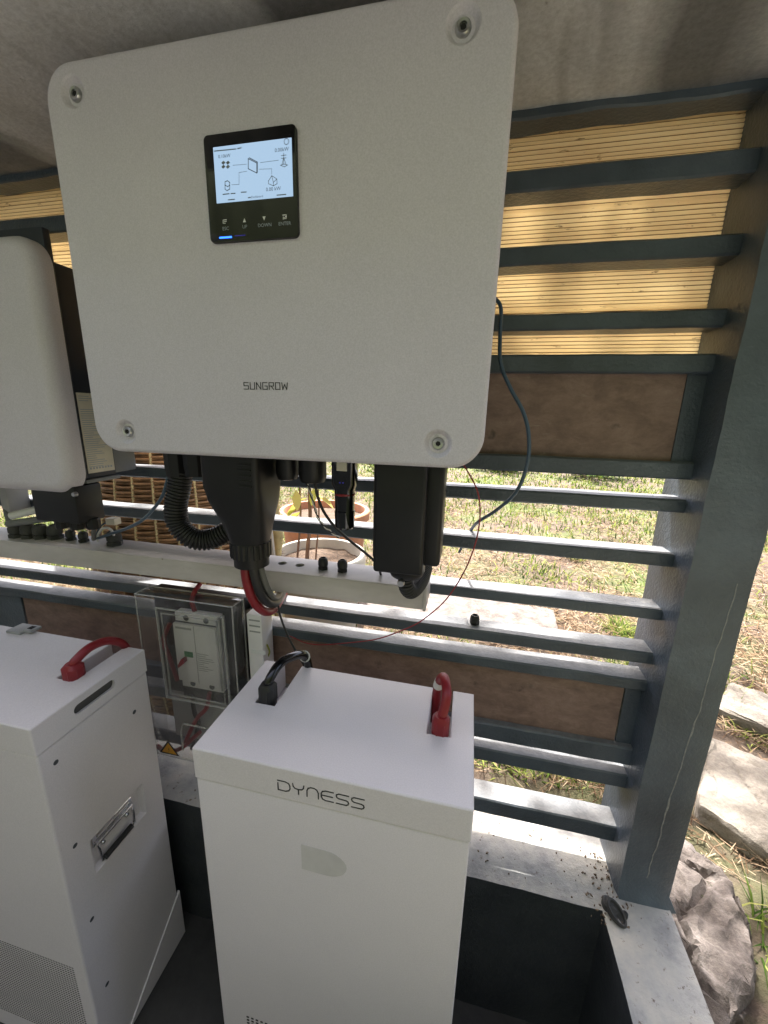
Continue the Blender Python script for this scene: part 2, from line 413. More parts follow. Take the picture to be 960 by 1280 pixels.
def textmb(s, x, z, size, Y, align='CENTER'):
    cu = bpy.data.curves.new('t', 'FONT'); cu.body = s; cu.size = size; cu.align_x = align; cu.resolution_u = 2
    o = bpy.data.objects.new('t', cu); COL.objects.link(o)
    me = bpy.data.meshes.new_from_object(o); mb = MB()
    mb.add([(x+q.co.x, Y, z+q.co.y) for q in me.vertices], [tuple(p.vertices) for p in me.polygons])
    bpy.data.objects.remove(o); return mb
FX = lambda y: (lambda a, b, t: (a, y-t, b))          # outline (x, z) pushed out of a face towards -Y
FZ = lambda z: (lambda a, b, t: (a, b, z+t))          # outline (x, y) raised along z
FR = lambda x: (lambda a, b, t: (x+t, a, b))          # outline (y, z) pushed out towards +X

# ================================================================== SETTING
ZG, ZK, ZF, ZC = -1.10, -.987, -1.39, .475            # ground outside, kerb top, floor, ceiling
def ground():
    xs = sorted(set([-300, -120, -60, -30, -15, -9, -6, -4.5, -3.5, -2.8, -2.2, -1.85]+[round(-1.6+.1*i, 3) for i in range(20)]+[.405]+[round(.45+.06*i, 3) for i in range(50)]+[3.7, 4.2, 5, 6, 8, 11, 15, 25, 50, 120, 300]))
    ys = sorted(set([-300, -120, -50, -20, -9, -5, -3, -2, -1.32]+[round(-1+.25*i, 3) for i in range(7)]+[.78]+[round(.84+.06*i, 3) for i in range(60)]+[round(4.5+.2*i, 3) for i in range(28)]+[10.5, 12, 15, 20, 30, 50, 90, 160, 300]))
    vs = []; fs = []
    for y in ys:
        for x in xs:
            p = Vector((x, y, 0)); z = ZG
            if abs(x) < 20 and abs(y) < 20: z += .030*noise.noise(p*1.3)+.018*noise.noise(p*5)+.014*noise.noise(p*14)
            vs.append((x, y, z))
    n = len(xs)
    for j in range(len(ys)-1):
        for i in range(n-1):
            cx = (xs[i]+xs[i+1])/2; cy = (ys[j]+ys[j+1])/2
            if -1.85 < cx < .405 and -1.32 < cy < .78: continue
            fs.append((j*n+i, j*n+i+1, (j+1)*n+i+1, (j+1)*n+i))
    mb = MB().add(vs, fs, True); o = obj('ground', mb, 'ground_earth'); tag(o, 'dry earth ground with patchy grass outside the slatted wall', 'ground', kind='structure')
ground()
tag(obj('floor', MB().box(-1.88, .43, -1.36, .8, ZF-.08, ZF), 'floor_dark'), 'dark floor inside the shelter under the batteries', 'floor', kind='structure')
tag(obj('ceiling', MB().box(-2.1, .62, .32, .885, ZC, ZC+.12), 'ceiling_concrete'), 'stained grey concrete roof slab above the inverters', 'ceiling', kind='structure')

def wobble(mb, amp, sc):
    for p in mb.v:
        n_ = noise.noise_vector(p*sc); p += n_*amp
def beam(x0, x1, y0, y1, z0, z1, amp=.0012, step=.03, ch=.003):
    # a cast bar along X, slightly uneven, with softened arrises
    k = max(2, int((x1-x0)/step)); sec = [(y0+ch, z0), (y1-ch, z0), (y1, z0+ch), (y1, z1-ch), (y1-ch, z1), (y0+ch, z1), (y0, z1-ch), (y0, z0+ch)]
    vs = []; n = len(sec)
    for i in range(k+1):
        x = x0+(x1-x0)*i/k
        for y, z in sec:
            p = Vector((x, y, z)); q = noise.noise_vector(p*9)*amp+noise.noise_vector(p*31)*amp*.5; vs.append((x, y+q.y, z+q.z))
    fs = [(i*n+j, i*n+(j+1) % n, (i+1)*n+(j+1) % n, (i+1)*n+j) for i in range(k) for j in range(n)]
    fs += [tuple(range(n)), tuple(k*n+j for j in range(n-1, -1, -1))]
    return MB().add(vs, fs)
# kerb round the pit: low wall under slats and post
kb = thing('kerb', (-.7, .2, ZF), 'low dark painted concrete kerb with dusty top around the batteries', 'kerb')
def kerb_ring():
    def rng(a, b, brk, st):
        v = [a]+brk+[b]; out = []
        for p, q in zip(v, v[1:]):
            k = max(1, round((q-p)/st)); out += [p+(q-p)*i/k for i in range(k)]
        return out+[b]
    xs = rng(-2.0, .475, [-1.8, .338], .02); ys = rng(-1.29, .868, [.684], .02); n = len(xs); vs = []; ix = {}; fs = []
    def V(i, j, l):
        if (i, j, l) not in ix:
            p = Vector((xs[i], ys[j], ZK+(ZF-ZK)*l/6)); q = noise.noise_vector(p*9)*.002+noise.noise_vector(p*33)*.0009
            ix[(i, j, l)] = len(vs); vs.append(p+q)
        return ix[(i, j, l)]
    on = lambda i, j: 0 <= i < n-1 and 0 <= j < len(ys)-1 and not (-1.8 < (xs[i]+xs[i+1])/2 < .338 and (ys[j]+ys[j+1])/2 < .684)
    for j in range(len(ys)-1):
        for i in range(n-1):
            if not on(i, j): continue
            fs.append((V(i, j, 0), V(i+1, j, 0), V(i+1, j+1, 0), V(i, j+1, 0)))
            for (a, b, di, dj) in (((i, j), (i+1, j), 0, -1), ((i+1, j), (i+1, j+1), 1, 0), ((i+1, j+1), (i, j+1), 0, 1), ((i, j+1), (i, j), -1, 0)):
                if on(i+di, j+dj): continue
                for l in range(6): fs.append((V(*a, l), V(*a, l+1), V(*b, l+1), V(*b, l)))
    return MB().add(vs, fs, True)
obj('kerb_ring', kerb_ring(), 'kerb_paint', kb)
obj('blocker_parapet', beam(-2.0, .475, -1.42, -1.29, ZF, -.30, .002, .06, .004), 'kerb_paint', kb)  # unseen half wall, added to keep yard bounce off the battery fronts

# corner post
XP, YPF, YS, YB = .375, .725, .774, .826
def post():
    po = thing('corner_post', ((XP+.475)/2, .79, ZK), 'thick charcoal painted concrete post with a pale crack, on kerb corner', 'post')
    k = 60; sec = []; x0, x1, y0, y1, ch = XP, .475, YPF, .868, .003
    for i in range(8): sec += [(x0+ch+(x1-x0-2*ch)*i/8, y0)]
    for i in range(8): sec += [(x1, y0+ch+(y1-y0-2*ch)*i/8)]
    for i in range(8): sec += [(x1-ch-(x1-x0-2*ch)*i/8, y1)]
    for i in range(8): sec += [(x0, y1-ch-(y1-y0-2*ch)*i/8)]
    vs = []; n = len(sec); zt, zb = ZC+.002, ZK-.004
    for i in range(k+1):
        z = zb+(zt-zb)*i/k
        for x, y in sec:
            p = Vector((x, y, z)); q = noise.noise_vector(p*8)*.0022+noise.noise_vector(p*40)*.0008
            fl = .012*max(0, 1-(z-zb)/.03)**2
            vs.append((x+q.x+(fl if x > .43 else 0), y+q.y-(fl if y < .76 else 0), z))
    fs = [(i*n+j, i*n+(j+1) % n, (i+1)*n+(j+1) % n, (i+1)*n+j) for i in range(k) for j in range(n)]
    fs += [tuple(range(n)), tuple(k*n+j for j in range(n-1, -1, -1))]
    obj('shaft', MB().add(vs, fs, True), 'post_paint', po)
    # crack: thin jagged raised scar of bare render
    pts = []; z = -.26
    while z > -.93:
        f_ = (z+.26)/-.67
        pts.append(Vector((.452-.028*f_+.0022*noise.noise(Vector((0, 0, z*40)))+.004*noise.noise(Vector((3, 0, z*9))), YPF+.0002, z))); z -= .006
    mb = MB().tube(pts, [.0010+.0020*max(0, noise.noise(Vector((9, 0, p.z*17)))) for p in pts], 6)
    o = obj('crack', mb, 'print_grey', po); o.data.materials[0] = MATS['crack_render']; o['label'] = 'pale jagged crack in the paint'
plain('crack_render', (.30, .30, .29), .8, var=.3, vs=90)
post()

# slatted wall
wall = thing('slatted_wall', (-.6, .80, ZK), 'charcoal wall of horizontal concrete slats with two brown board panels', 'wall')
XL, XR = -1.95, XP+.01
for zt, zb, y1 in ((.387, .355, .822), (.2775, .2480, .822), (.1735, .1465, .822), (.108, .0775, .822), (-.068, -.098, .822),
               (-.1332, -.1572, YB), (-.2343, -.2590, YB), (-.3449, -.3670, YB), (-.4369, -.4621, YB),
               (-.4986, -.5230, YB), (-.662, -.7039, .812), (-.7292, -.7643, YB), (-.8685, -.9110, YB)):
    obj('slat', beam(XL, XR, YS, y1, zb, zt), 'slat_paint', wall)
obj('top_rail', beam(XL, XR, .789, .832, .462, ZC+.006, .004, .02), 'slat_paint', wall)
def panel(x0, x1, z0, z1, y):
    return beam(x0, x1, y, y+.018, z0, z1, .0008, .04, .001)
obj('board_panel', panel(-1.22, .345, -.074, .084, .7905), 'brown_board', wall)
obj('board_panel', panel(-1.215, .343, -.668, -.518, .7905), 'brown_board', wall)
for z0, z1 in ((-.071, .081), (-.665, -.52)):
    obj('panel_frame', MB().box(.3455, XR, .7885, .815, z0, z1), 'slat_paint', wall)
    obj('panel_frame', MB().box(XL, -1.2205, .7885, .815, z0, z1), 'slat_paint', wall)

plain('groove_shade', (.16, .09, .035), .9, var=.4, vs=30)  # dark brown painted into the grooves for the shadow lines between ribs
# ribbed yellow boards fixed outside the upper slats
def ribbed(z0, z1, label, dy=0):
    p0 = .0066; p = p0; prof = []; z = z0; y0 = .836+dy; yb_ = y0; random.seed(int(z0*1000)+3)
    while z < z1-p0*.6:
        p = p0*random.uniform(.84, 1.16); y0 = yb_+random.uniform(0, .0007)
        prof += [(y0+.0024, z+p*.10), (y0+.0004, z+p*.22), (y0, z+p*.5), (y0+.0004, z+p*.80), (y0+.0024, z+p*.92)]; z += p
    ze = z; y0 = yb_; prof += [(y0+.006, ze), (y0+.006, z0)]
    vs = []; n = len(prof); k = 24; x0, x1 = -2.0, .52
    for i in range(k+1):
        x = x0+(x1-x0)*i/k
        for y, zz in prof: vs.append((x, y+.0015*noise.noise(Vector((x*2, 0, z0*7))), zz+.0012*noise.noise(Vector((x*1.7, 5, z0*9)))))
    fs = [(i*n+j, i*n+(j+1) % n, (i+1)*n+(j+1) % n, (i+1)*n+j) for i in range(k) for j in range(n)]
    fs += [tuple(range(n)), tuple(k*n+j for j in range(n-1, -1, -1))]
    o = obj('ribbed_board', MB().add(vs, fs), 'ribbed_yellow', fix=False); o.data.materials.append(MATS['groove_shade'])
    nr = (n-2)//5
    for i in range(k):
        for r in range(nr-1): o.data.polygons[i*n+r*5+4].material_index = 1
    tag(o, label, 'board', 'ribbed boards behind the slats')
ribbed(.352, .502, 'yellow ribbed board touching the ceiling behind the topmost slat')
ribbed(.1940, .3545, 'yellow ribbed board behind the second slat, middle of the three', .0012)
ribbed(.030, .1925, 'lowest yellow ribbed board just above the brown panel', .0004)

plain('bounce_concrete', (.25, .25, .245), .9, var=.2, vs=4, bs=.5, bscale=50, bd=.004)
tag(obj('bounce_paving', MB().box(-4.5, 3.5, -3.1, -1.43, ZG-.1, ZG+.05, .01), 'bounce_concrete'), 'grey concrete paving beside the shelter, added unseen to bounce light', 'paving', kind='structure')  # paving added behind the camera to bounce neutral light onto the ceiling
# clipped hedges behind the camera, added unseen to block sky light
plain('hedge_leaf', (.045, .06, .022), .8, var=.6, vs=14, bs=1, bscale=40, bd=.03)
hd_ = beam(-7, 7, -4.2, -3.2, ZG-.05, 5.2, .12, .25, .2); wobble(hd_, .1, 2.1)
hs_ = beam(-4.6, -.2, -4.2, -3.2, ZG-.05, 4.6, .12, .25, .2); wobble(hs_, .1, 2.1)
for p in hs_.v: p.x, p.y = -p.y, p.x
tag(obj('added_hedge', hs_, 'hedge_leaf'), 'tall dark clipped hedging, added unseen to block light at the open side', 'added_hedge')
tag(obj('added_end_wall', MB().box(-2.14, -2.005, -1.42, .885, ZF, ZC-.003, .004), 'ceiling_concrete'), 'stained concrete end wall, added unseen to cut light past the rounded inverter', 'wall')  # wall added out of view to cut light from the left
tag(obj('added_hedge', hd_, 'hedge_leaf'), 'tall dark clipped hedging, added unseen to block sky facing the shelter', 'added_hedge')

# ================================================================== LARGE INVERTER
YI = .523; IX0, IX1, IZ0, IZ1 = -.583, .016, -.067, .430
inv = thing('inverter', (-.283, .66, IZ0-.03), 'large pale grey wall inverter with lit display above the lettered white battery', 'inverter')
cov = obj('cover', plate(IX0, IX1, IZ0, IZ1, YI, YI+.036, .043, .0065, 10, 5), 'cover_paint', inv)
cb = MB(); SC = [(-.538, .396), (-.0405, .396), (-.524, -.0355), (-.0425, -.0355)]
for x, z in SC: cb.lathe([(0, -.02), (.0188, -.02), (.0188, 0), (.0165, .0016), (.0125, .0062), (.0, .0064)], (x, YI, z), (0, 1, 0), 28)
cut(cov, cb)
smb = MB()
smb.lathe([(0, -.0005), (.0036, -.0005), (.004, -.0022), (.0066, -.0026), (.0082, -.001), (.0086, .0015), (.0086, .004)], (0,0,0), (0,1,0), 24)
sme = smb.mesh('screw'); sme.materials.append(MATS['steel'])
for x, z in SC: inst('screw', sme, inv, (x, YI+.0042, z))
hs = MB().lathe([(.0034, 0), (.0034, -.0006), (0, -.0006)], (0,0,0), (0,1,0), 6, False); hme = hs.mesh('socket'); hme.materials.append(MATS['hole_dark'])
for x, z in SC: inst('screw_socket', hme, inv, (x, YI+.0042-.0004, z))
obj('body', MB().box(IX0+.03, IX1-.03, YI+.034, .752, IZ0+.022, IZ1-.03, .006), 'navy_casting', inv)
obj('mounting_bracket', MB().box(-.46, -.1, .750, .7755, .12, .34, .002), 'steel', inv)
bz = obj('display_bezel', plate(-.3505, -.2275, .2105, .3275, YI-.004, YI+.001, .006, .001, 5, 2), 'black_gloss', inv)
YD = YI-.0042
def dz(zx, zy): return at(240+zx/6, 140+zy/6, YD)      # from the enlarged view of the display
c0 = dz(172, 268); x0 = (dz(155, 268).x+dz(190, 685).x)/2; x1 = (dz(745, 192).x+dz(760, 632).x)/2
z1 = (dz(155, 268).z+dz(745, 192).z)/2; z0 = (dz(190, 685).z+dz(760, 632).z)/2
scr = obj('screen', MB().box(x0, x1, YD-.0003, YD+.0005, z0, z1), 'screen_lit', inv)
YT = YD-.0006
def flat(name, mb, mat, par): return obj(name, mb, mat, par)
def ui():
    P = lambda a, b: (lambda q: (q.x, q.z))(dz(a, b))
    fn = FX(YT)
    ln = MB(); strokes(ln, [[P(310,402), P(410,394)], [P(515,382), P(650,364)], [P(505,432), P(600,428), P(600,470)], [P(300,548), P(355,545), P(355,456), P(412,447)]], fn, .0004, .0001)
    strokes(ln, [[P(170,296), P(330,280)], [P(345,277), P(370,271)], [P(235,620), P(280,615)], [P(295,614), P(325,612)], [P(372,604), P(408,602)], [P(275,661), P(320,657)], [P(640,626), P(705,620)], [P(425,645), P(440,643)]], fn, .0011, .0001)
    flat('diagram_line', ln, 'screen_ink', scr)['kind'] = 'stuff'
    ic = MB()
    for cx, cy in ((238,382),(272,382),(238,412),(272,412)):      # solar panel of four cells
        ic.prism([P(cx-16,cy+2), P(cx+1,cy-15), P(cx+16,cy), P(cx-2,cy+16)], fn, 0, .0001)
    flat('panel_icon', ic, 'screen_ink', scr)
    ic = MB(); strokes(ic, [[P(424,352), P(424,428), P(488,460), P(488,385), P(424,352)], [P(432,346), P(492,378), P(492,455)]], fn, .0008, .0001); flat('inverter_icon', ic, 'breaker_dark', scr)
    ic = MB(); strokes(ic, [[P(690,312), P(690,395)], [P(672,330), P(708,325)], [P(672,350), P(708,346)], [P(690,345), P(676,398)], [P(690,345), P(706,392)], [P(666,402), P(690,392), P(718,400), P(694,414), P(666,402)]], fn, .0006, .0001); flat('pylon_icon', ic, 'screen_ink', scr)
    ic = MB(); strokes(ic, [[P(575,520), P(600,480), P(638,505), P(640,540), P(612,556), P(576,540), P(575,520)], [P(600,480), P(612,530), P(638,505)], [P(612,530), P(612,556)]], fn, .0006, .0001); flat('house_icon', ic, 'screen_ink', scr)
    ic = MB(); strokes(ic, [[P(250,525), P(268,518), P(285,530), P(285,580), P(265,592), P(250,580), P(250,525)], [P(250,550), P(270,562), P(285,550)]], fn, .0008, .0001); flat('battery_icon', ic, 'screen_ink', scr)
    ic = MB(); q = dz(710, 224); strokes(ic, [[(q.x+.003*math.cos(t*.6), q.z+.003*math.sin(t*.6)) for t in range(12)]], fn, .0006, .0001); flat('info_icon', ic, 'breaker_dark', scr)
    for s_, a, b, sz in (('0.10kW', 245, 345, .0052), ('0.00kW', 675, 298, .0056), ('0.00 kW', 612, 592, .0056), ('Dashboard', 490, 645, .0036)):
        q = dz(a, b); obj('lettering', textmb(s_, q.x, q.z, sz, YT), 'breaker_dark', scr)
    for s_, a, b in (('ESC', 255, 888), ('UP', 398, 874), ('DOWN', 547, 862), ('ENTER', 697, 850)):
        q = dz(a, b); obj('lettering', textmb(s_, q.x, q.z, .0056, YT+.0001), 'print_grey', bz)
    ic = MB(); ic.prism([P(384,830), P(408,828), P(395,798)], fn, 0, .0001); obj('up_symbol', ic, 'print_white', bz)
    ic = MB(); ic.prism([P(530,786), P(554,784), P(543,815)], fn, 0, .0001); obj('down_symbol', ic, 'print_white', bz)
    ic = MB(); strokes(ic, [[P(236,812), P(260,810)], [P(236,812), P(236,838), P(252,836)], [P(246,824), P(260,822)]], fn, .0009, .0001); obj('escape_symbol', ic, 'print_white', bz)
    ic = MB(); strokes(ic, [[P(684,775), P(710,772), P(710,800), P(686,803)], [P(686,790), P(696,798), P(708,780)]], fn, .0010, .0001); obj('enter_symbol', ic, 'print_white', bz)
    for a0, a1, b0, b1, mt in ((207, 298, 932, 950, 'led_blue'), (322, 400, 922, 932, 'led_dim')):
        p, q = dz(a0, b1), dz(a1, b0); obj('status_light', MB().box(p.x, q.x, YT, YT+.0012, min(p.z, q.z), max(p.z, q.z)), mt, bz)
ui()
obj('lettering', logo('SUNGROW', GL, -.3165, .0298, .0655, .0088, FX(YI-.0001), .0011), 'print_black', inv)

# connectors under the inverter
def hexnut(mb, c, r, h, n=6, ax=(0,0,1)): mb.lathe([(0, 0), (r*.92, 0), (r, h*.12), (r, h*.88), (r*.92, h), (0, h)], c, ax, n, False)
def gland(mb, c, r, h, n=12):
    # cable gland: flange, threaded body, ribbed dome nut
    mb.lathe([(0, 0), (r, 0), (r, h*.28), (r*.78, h*.30), (r*.78, h*.4)], c, (0,0,1), 6, False)
    mb.lathe([(r*.95, h*.38), (r*.95, h*.7), (r*.8, h*.9), (r*.55, h), (r*.45, h), (r*.4, h*.85), (0, h*.85)], c, (0,0,1), n, False)
# battery connector housing
bx = at(300, 575, .61).x; zt = IZ0+.03
hb = MB().loft([((bx, .615, zt), .054, .045, 9), ((bx, .615, at(300, 612, .57).z), .0535, .045, 8), ((bx+.002, .615, at(300, 630, .58).z), .0515, .043, 5.5),
                ((bx+.006, .615, at(305, 655, .58).z), .0425, .038, 3.2), ((bx+.008, .615, at(308, 683, .585).z), .0335, .033, 2.2)], 40)
zc0 = at(308, 683, .585).z; zc1 = at(308, 701, .585).z; zc2 = at(308, 713, .585).z; bxx = bx+.008
con = obj('battery_connector', hb, 'black_plastic', inv)
rg = MB()
for i in range(22):
    a = 2*math.pi*i/22; c = Vector((bxx+.0335*math.cos(a), .615+.0335*math.sin(a), 0))
    rg.tube([c+Vector((0,0,zc0+.0005)), c+Vector((0,0,zc1))], .0032, 6)
rg.lathe([(.0335, zc0+.002), (.0345, zc0), (.0345, zc1), (.031, zc1-.001), (.031, zc2), (.022, zc2), (.02, zc2+.01)], (bxx, .615, 0), (0,0,1), 28)
obj('lock_ring', rg, 'black_plastic', con)
gr = MB()
for i in range(5): gr.box(bx+.020, bx+.043, .5685, .5715, zt-.048-.009*i, zt-.045-.009*i, .0008)
obj('grip_rib', gr, 'black_plastic', con)
# hex gland pair beside it, with corrugated conduit
for px in (214, 238):
    gmb = MB(); q = at(px, 584, .625); gmb.lathe([(0, zt), (.021, zt), (.021, q.z+.002), (.0195, q.z-.011), (.0195, q.z-.018), (0, q.z-.018)], (q.x, .64, 0), (0,0,1), 8, False)
    obj('cable_gland', gmb, 'black_plastic', inv)
for px, y, r, zz in ((353, .635, .019, 602), (385, .625, .0225, 606)):
    gmb = MB(); q = at(px, zz, y-.02); gmb.lathe([(0, zt), (r, zt), (r*1.05, zt-.03), (r*1.08, q.z+.012), (r*.9, q.z+.002), (r*.5, q.z), (0, q.z)], (q.x, y, 0), (0,0,1), 10, False)
    obj('cable_gland', gmb, 'black_plastic', inv)
# wireless dongle
dx = at(431, 600, .61).x; z = lambda py: at(431, py, .595).z
dg = obj('wireless_dongle', MB().loft([((dx, .61, zt), .020, .015, 5), ((dx, .61, z(607)), .0195, .015, 5), ((dx, .61, z(613)), .0165, .015, 3), ((dx, .61, z(640)), .0155, .0152, 2.4), ((dx, .61, z(641)), .0168, .0165, 2.2), ((dx, .61, z(661)), .0160, .016, 2.2), ((dx, .61, z(664)), .012, .012, 2)], 28), 'black_gloss', inv)
obj('seal_ring', MB().lathe([(.0155, z(621)), (.0172, z(620.5)), (.0172, z(618.5)), (.0155, z(618))], (dx, .61, 0), (0,0,1), 24), 'red_plastic', dg)
obj('sticker', MB().box(dx-.0085, dx+.0085, .5942, .5952, z(589), z(577)), 'label_silver', dg)
for o_ in (-.003, .002): obj('status_light', MB().box(dx+o_-.0008, dx+o_+.0008, .5942, .5958, z(604.5), z(603)), 'led_dim', dg)
# mains cover: deep front shell with a narrower rear shell
xa, xb, xc = at(467, 650, .575).x, at(534, 600, .575).x, at(551, 600, .60).x
zb = at(500, 718, .575).z
ms = obj('mains_cover', MB().box(xa, xb, .572, .635, zb, zt, .006, 3), 'black_plastic', inv)
obj('rear_shell', MB().box(xa-.004, xa+.02, .585, .66, zb+.018, zt-.001, .004, 2).box(xb-.012, xc+.006, .592, .665, zb+.010, zt-.002, .007, 3), 'black_plastic', ms)
gq = at(507, 728, .60)
gm = MB().lathe([(0, zb+.012), (.030, zb+.01), (.030, zb-.004), (.026, zb-.012), (.019, zb-.016), (0, zb-.016)], (gq.x, .606, 0), (0,0,1), 20, False)
obj('mains_gland', gm, 'black_plastic', ms)
obj('gland_screw', MB().lathe([(0, -.004), (.005, -.004), (.006, -.001), (.006, .004), (0, .004)], at(501, 729, .576), (0,1,0), 12), 'steel', ms)

def corrugated(name, pts, r, pitch, mat, label, cat='conduit'):
    sp = spline([at(*p) for p in pts], 24); L = [0]
    for a, b in zip(sp, sp[1:]): L.append(L[-1]+(b-a).length)
    n = int(L[-1]/pitch)*6; P = []; R_ = []; i = 0
    for k in range(n+1):
        d = L[-1]*k/n
        while i < len(L)-2 and L[i+1] < d: i += 1
        t = (d-L[i])/max(1e-9, L[i+1]-L[i]); P.append(sp[i].lerp(sp[i+1], min(1, t)))
        R_.append(r*(1, 1, .97, .83, .83, .97)[k % 6])
    tag(obj(name, MB().tube(P, R_, 18), mat), label, cat)
corrugated('corrugated_conduit', [(226, 590, .645), (224, 610, .642), (220, 632, .638), (223, 655, .638), (240, 672, .645), (262, 674, .66), (285, 664, .675), (305, 650, .69)], .0215, .0062, 'black_rubber', 'thick black corrugated conduit looping behind the tapered connector')
corrugated('corrugated_conduit', [(507, 720, .606), (508, 733, .609), (513, 739, .622), (520, 735, .645), (527, 725, .68), (532, 710, .72)], .0135, .0052, 'black_rubber', 'short black corrugated conduit curling under the mains cover')

# ================================================================== SMALLER INVERTER
XS = -.754
iv2 = thing('inverter', (-1.0, .68, -.16), 'pale rounded inverter with dark side and silver label beside the cane basket', 'inverter')
obj('cover', plate(-1.24, -.742, -.1665, .282, .598, .634, .045, .022, 10, 6), 'cover_paint', iv2)
obj('back_plate', MB().box(-1.2, XS, .634, .648, -.142, .302, .002), 'navy_casting', iv2)
obj('body', MB().box(-1.19, XS-.001, .647, .716, -.142, .252, .003), 'navy_casting', iv2)
obj('heat_sink', MB().box(-1.16, XS-.004, .716, .7745, -.138, .20, .003), 'grey_casting', iv2)
obj('rear_shelf', MB().box(-1.19, XS+.004, .640, .72, -.150, -.1425, .001), 'grey_casting', iv2)
lb = obj('label_sticker', MB().box(XS-.0005, XS+.0006, .6495, .7115, -.131, .027), 'label_silver', iv2)
tl = MB()
for i in range(34):
    zz = .020-i*.0042; a = .6525; 
    if i in (3, 4, 5): a = .680
    ln = random.uniform(.018, .052)
    tl.box(XS+.0004, XS+.0008, a, min(.709, a+ln), zz, zz+.0013)
for i in range(8): tl.box(XS+.0004, XS+.0008, .654+.0068*i, .658+.0068*i, -.1235, -.1195)
obj('fine_print', tl, 'print_grey', lb)
jb = obj('junction_box', MB().box(-.862, XS+.002, .612, .672, -.229, -.152, .004), 'black_plastic', iv2)
for px, py, y, r in ((78, 660, .63, .012), (98, 661, .635, .014), (117, 658, .645, .013)):
    gmb = MB(); q = at(px, py, y); hexnut(gmb, (q.x, y, -.246), r, .022, 8); obj('cable_gland', gmb, 'black_plastic', jb)
obj('latch', MB().lathe([(0,-.003), (.004,-.003), (.005, 0), (.005, .004), (0, .004)], at(93, 618, .61), (0,1,0), 12), 'steel', jb)
# bracket arm under it
br = thing('wall_bracket', at(30, 640, .70), 'small pale bracket frame under the rounded inverter with dark side', 'bracket')
q0, q1 = at(8, 612, .735), at(12, 646, .735)
obj('upright', MB().box(q0.x-.012, q0.x+.012, .725, .775, q1.z, q0.z+.05, .002), 'breaker_grey', br)
obj('arm', MB().tube([at(10, 655, .71), at(74, 646, .735)], .0085, 8), 'grey_casting', br)
obj('sunlit_bar', MB().tube([at(14, 645, .712), at(50, 636, .735)], .0095, 10), 'print_white', br)  # white colour stands in for sunlight on the bracket top
obj('strut', MB().tube([at(12, 655, .712), at(6, 632, .735)], .006, 8), 'grey_casting', br)

# ================================================================== CABLE TRUNKING
TX1 = -.068; TZ0, TZ1, TY0 = -.363, -.3165, .692
tk = thing('cable_trunking', (-.7, .735, TZ0), 'long dirty white cable trunking fixed along the slats under the inverters', 'trunking')
tr = obj('channel', MB().box(-1.95, TX1, TY0, .7745, TZ0, TZ1-.004, .0015), 'trunking_pvc', tk)
ld_ = obj('lid', MB().box(-1.95, TX1+.002, TY0-.0015, .7750, TZ1-.004, TZ1, .0012), 'trunking_pvc', tk)
obj('end_cap', MB().box(TX1, TX1+.006, TY0-.001, .7755, TZ0-.002, TZ1+.001, .001), 'trunking_pvc', tk)
cb = MB(); HL = [atz(353, 704, TZ1), atz(375, 706.5, TZ1)]
for q in HL: cb.lathe([(0, -.012), (.0095, -.012), (.0095, .01), (0, .01)], (q.x, q.y, TZ1), (0,0,1), 20)
cut(ld_, cb)
for q in HL: obj('hole', MB().lathe([(0, 0), (.0094, 0)], (q.x, q.y, TZ1-.0039), (0,0,1), 20), 'hole_dark', ld_)
gb = MB(); gland(gb, (0,0,0), .011, .026); gme = gb.mesh('gland'); gme.materials.append(MATS['black_rubber'])
gb2 = MB(); gland(gb2, (0,0,0), .017, .036); gme2 = gb2.mesh('gland'); gme2.materials.append(MATS['dusty_rubber'])
for px, py in ((404, 711), (428, 714), (89, 675), (105, 677)):
    q = atz(px, py, TZ1); inst('cable_gland', gme, tk, (q.x, q.y, TZ1-.001))
for px, py in ((22, 671), (37, 672), (52, 672.5), (70, 673), (144, 681)):
    q = atz(px, py, TZ1); inst('cable_gland', gme2, tk, (q.x, q.y, TZ1-.001), (0, 0, px*.3))

# ================================================================== BATTERIES
def battery(X0, X1, Y0, Y1, ZT, zl, label, notches):
    t = thing('battery_cabinet', ((X0+X1)/2, (Y0+Y1)/2, ZF), label, 'battery', 'white battery cabinets')
    lidp = [(X0, Y0), (X1, Y0), (X1, Y1)]
    for a, b, yf in sorted(notches, reverse=True): lidp += [(b, Y1), (b, yf), (a, yf), (a, Y1)]
    lidp += [(X0, Y1)]
    mb = MB().prism(lidp, FZ(zl+.0022), 0, ZT-zl-.0022)
    me = mb.mesh('lid', BASE[t.name]); bm = bmesh.new(); bm.from_mesh(me)
    ed = [e for e in bm.edges if all(abs(v.co.z+BASE[t.name].z-ZT) < 1e-5 for v in e.verts)]+[e for e in bm.edges if abs(e.verts[0].co.z-e.verts[1].co.z) > .02 and all(abs(v.co.y+BASE[t.name].y-Y0) < 1e-5 for v in e.verts)]
    bmesh.ops.bevel(bm, geom=ed, offset=.0028, segments=3, profile=.5, affect='EDGES'); bm.to_mesh(me); bm.free()
    me.materials.append(MATS['battery_paint']); lid = bpy.data.objects.new('lid', me); COL.objects.link(lid); lid.parent = t; BASE[lid.name] = BASE[t.name]
    body = obj('body', MB().box(X0+.0012, X1-.0012, Y0+.0012, Y1, ZF+.002, zl, .004, 3), 'battery_paint', t)
    return t, lid, body
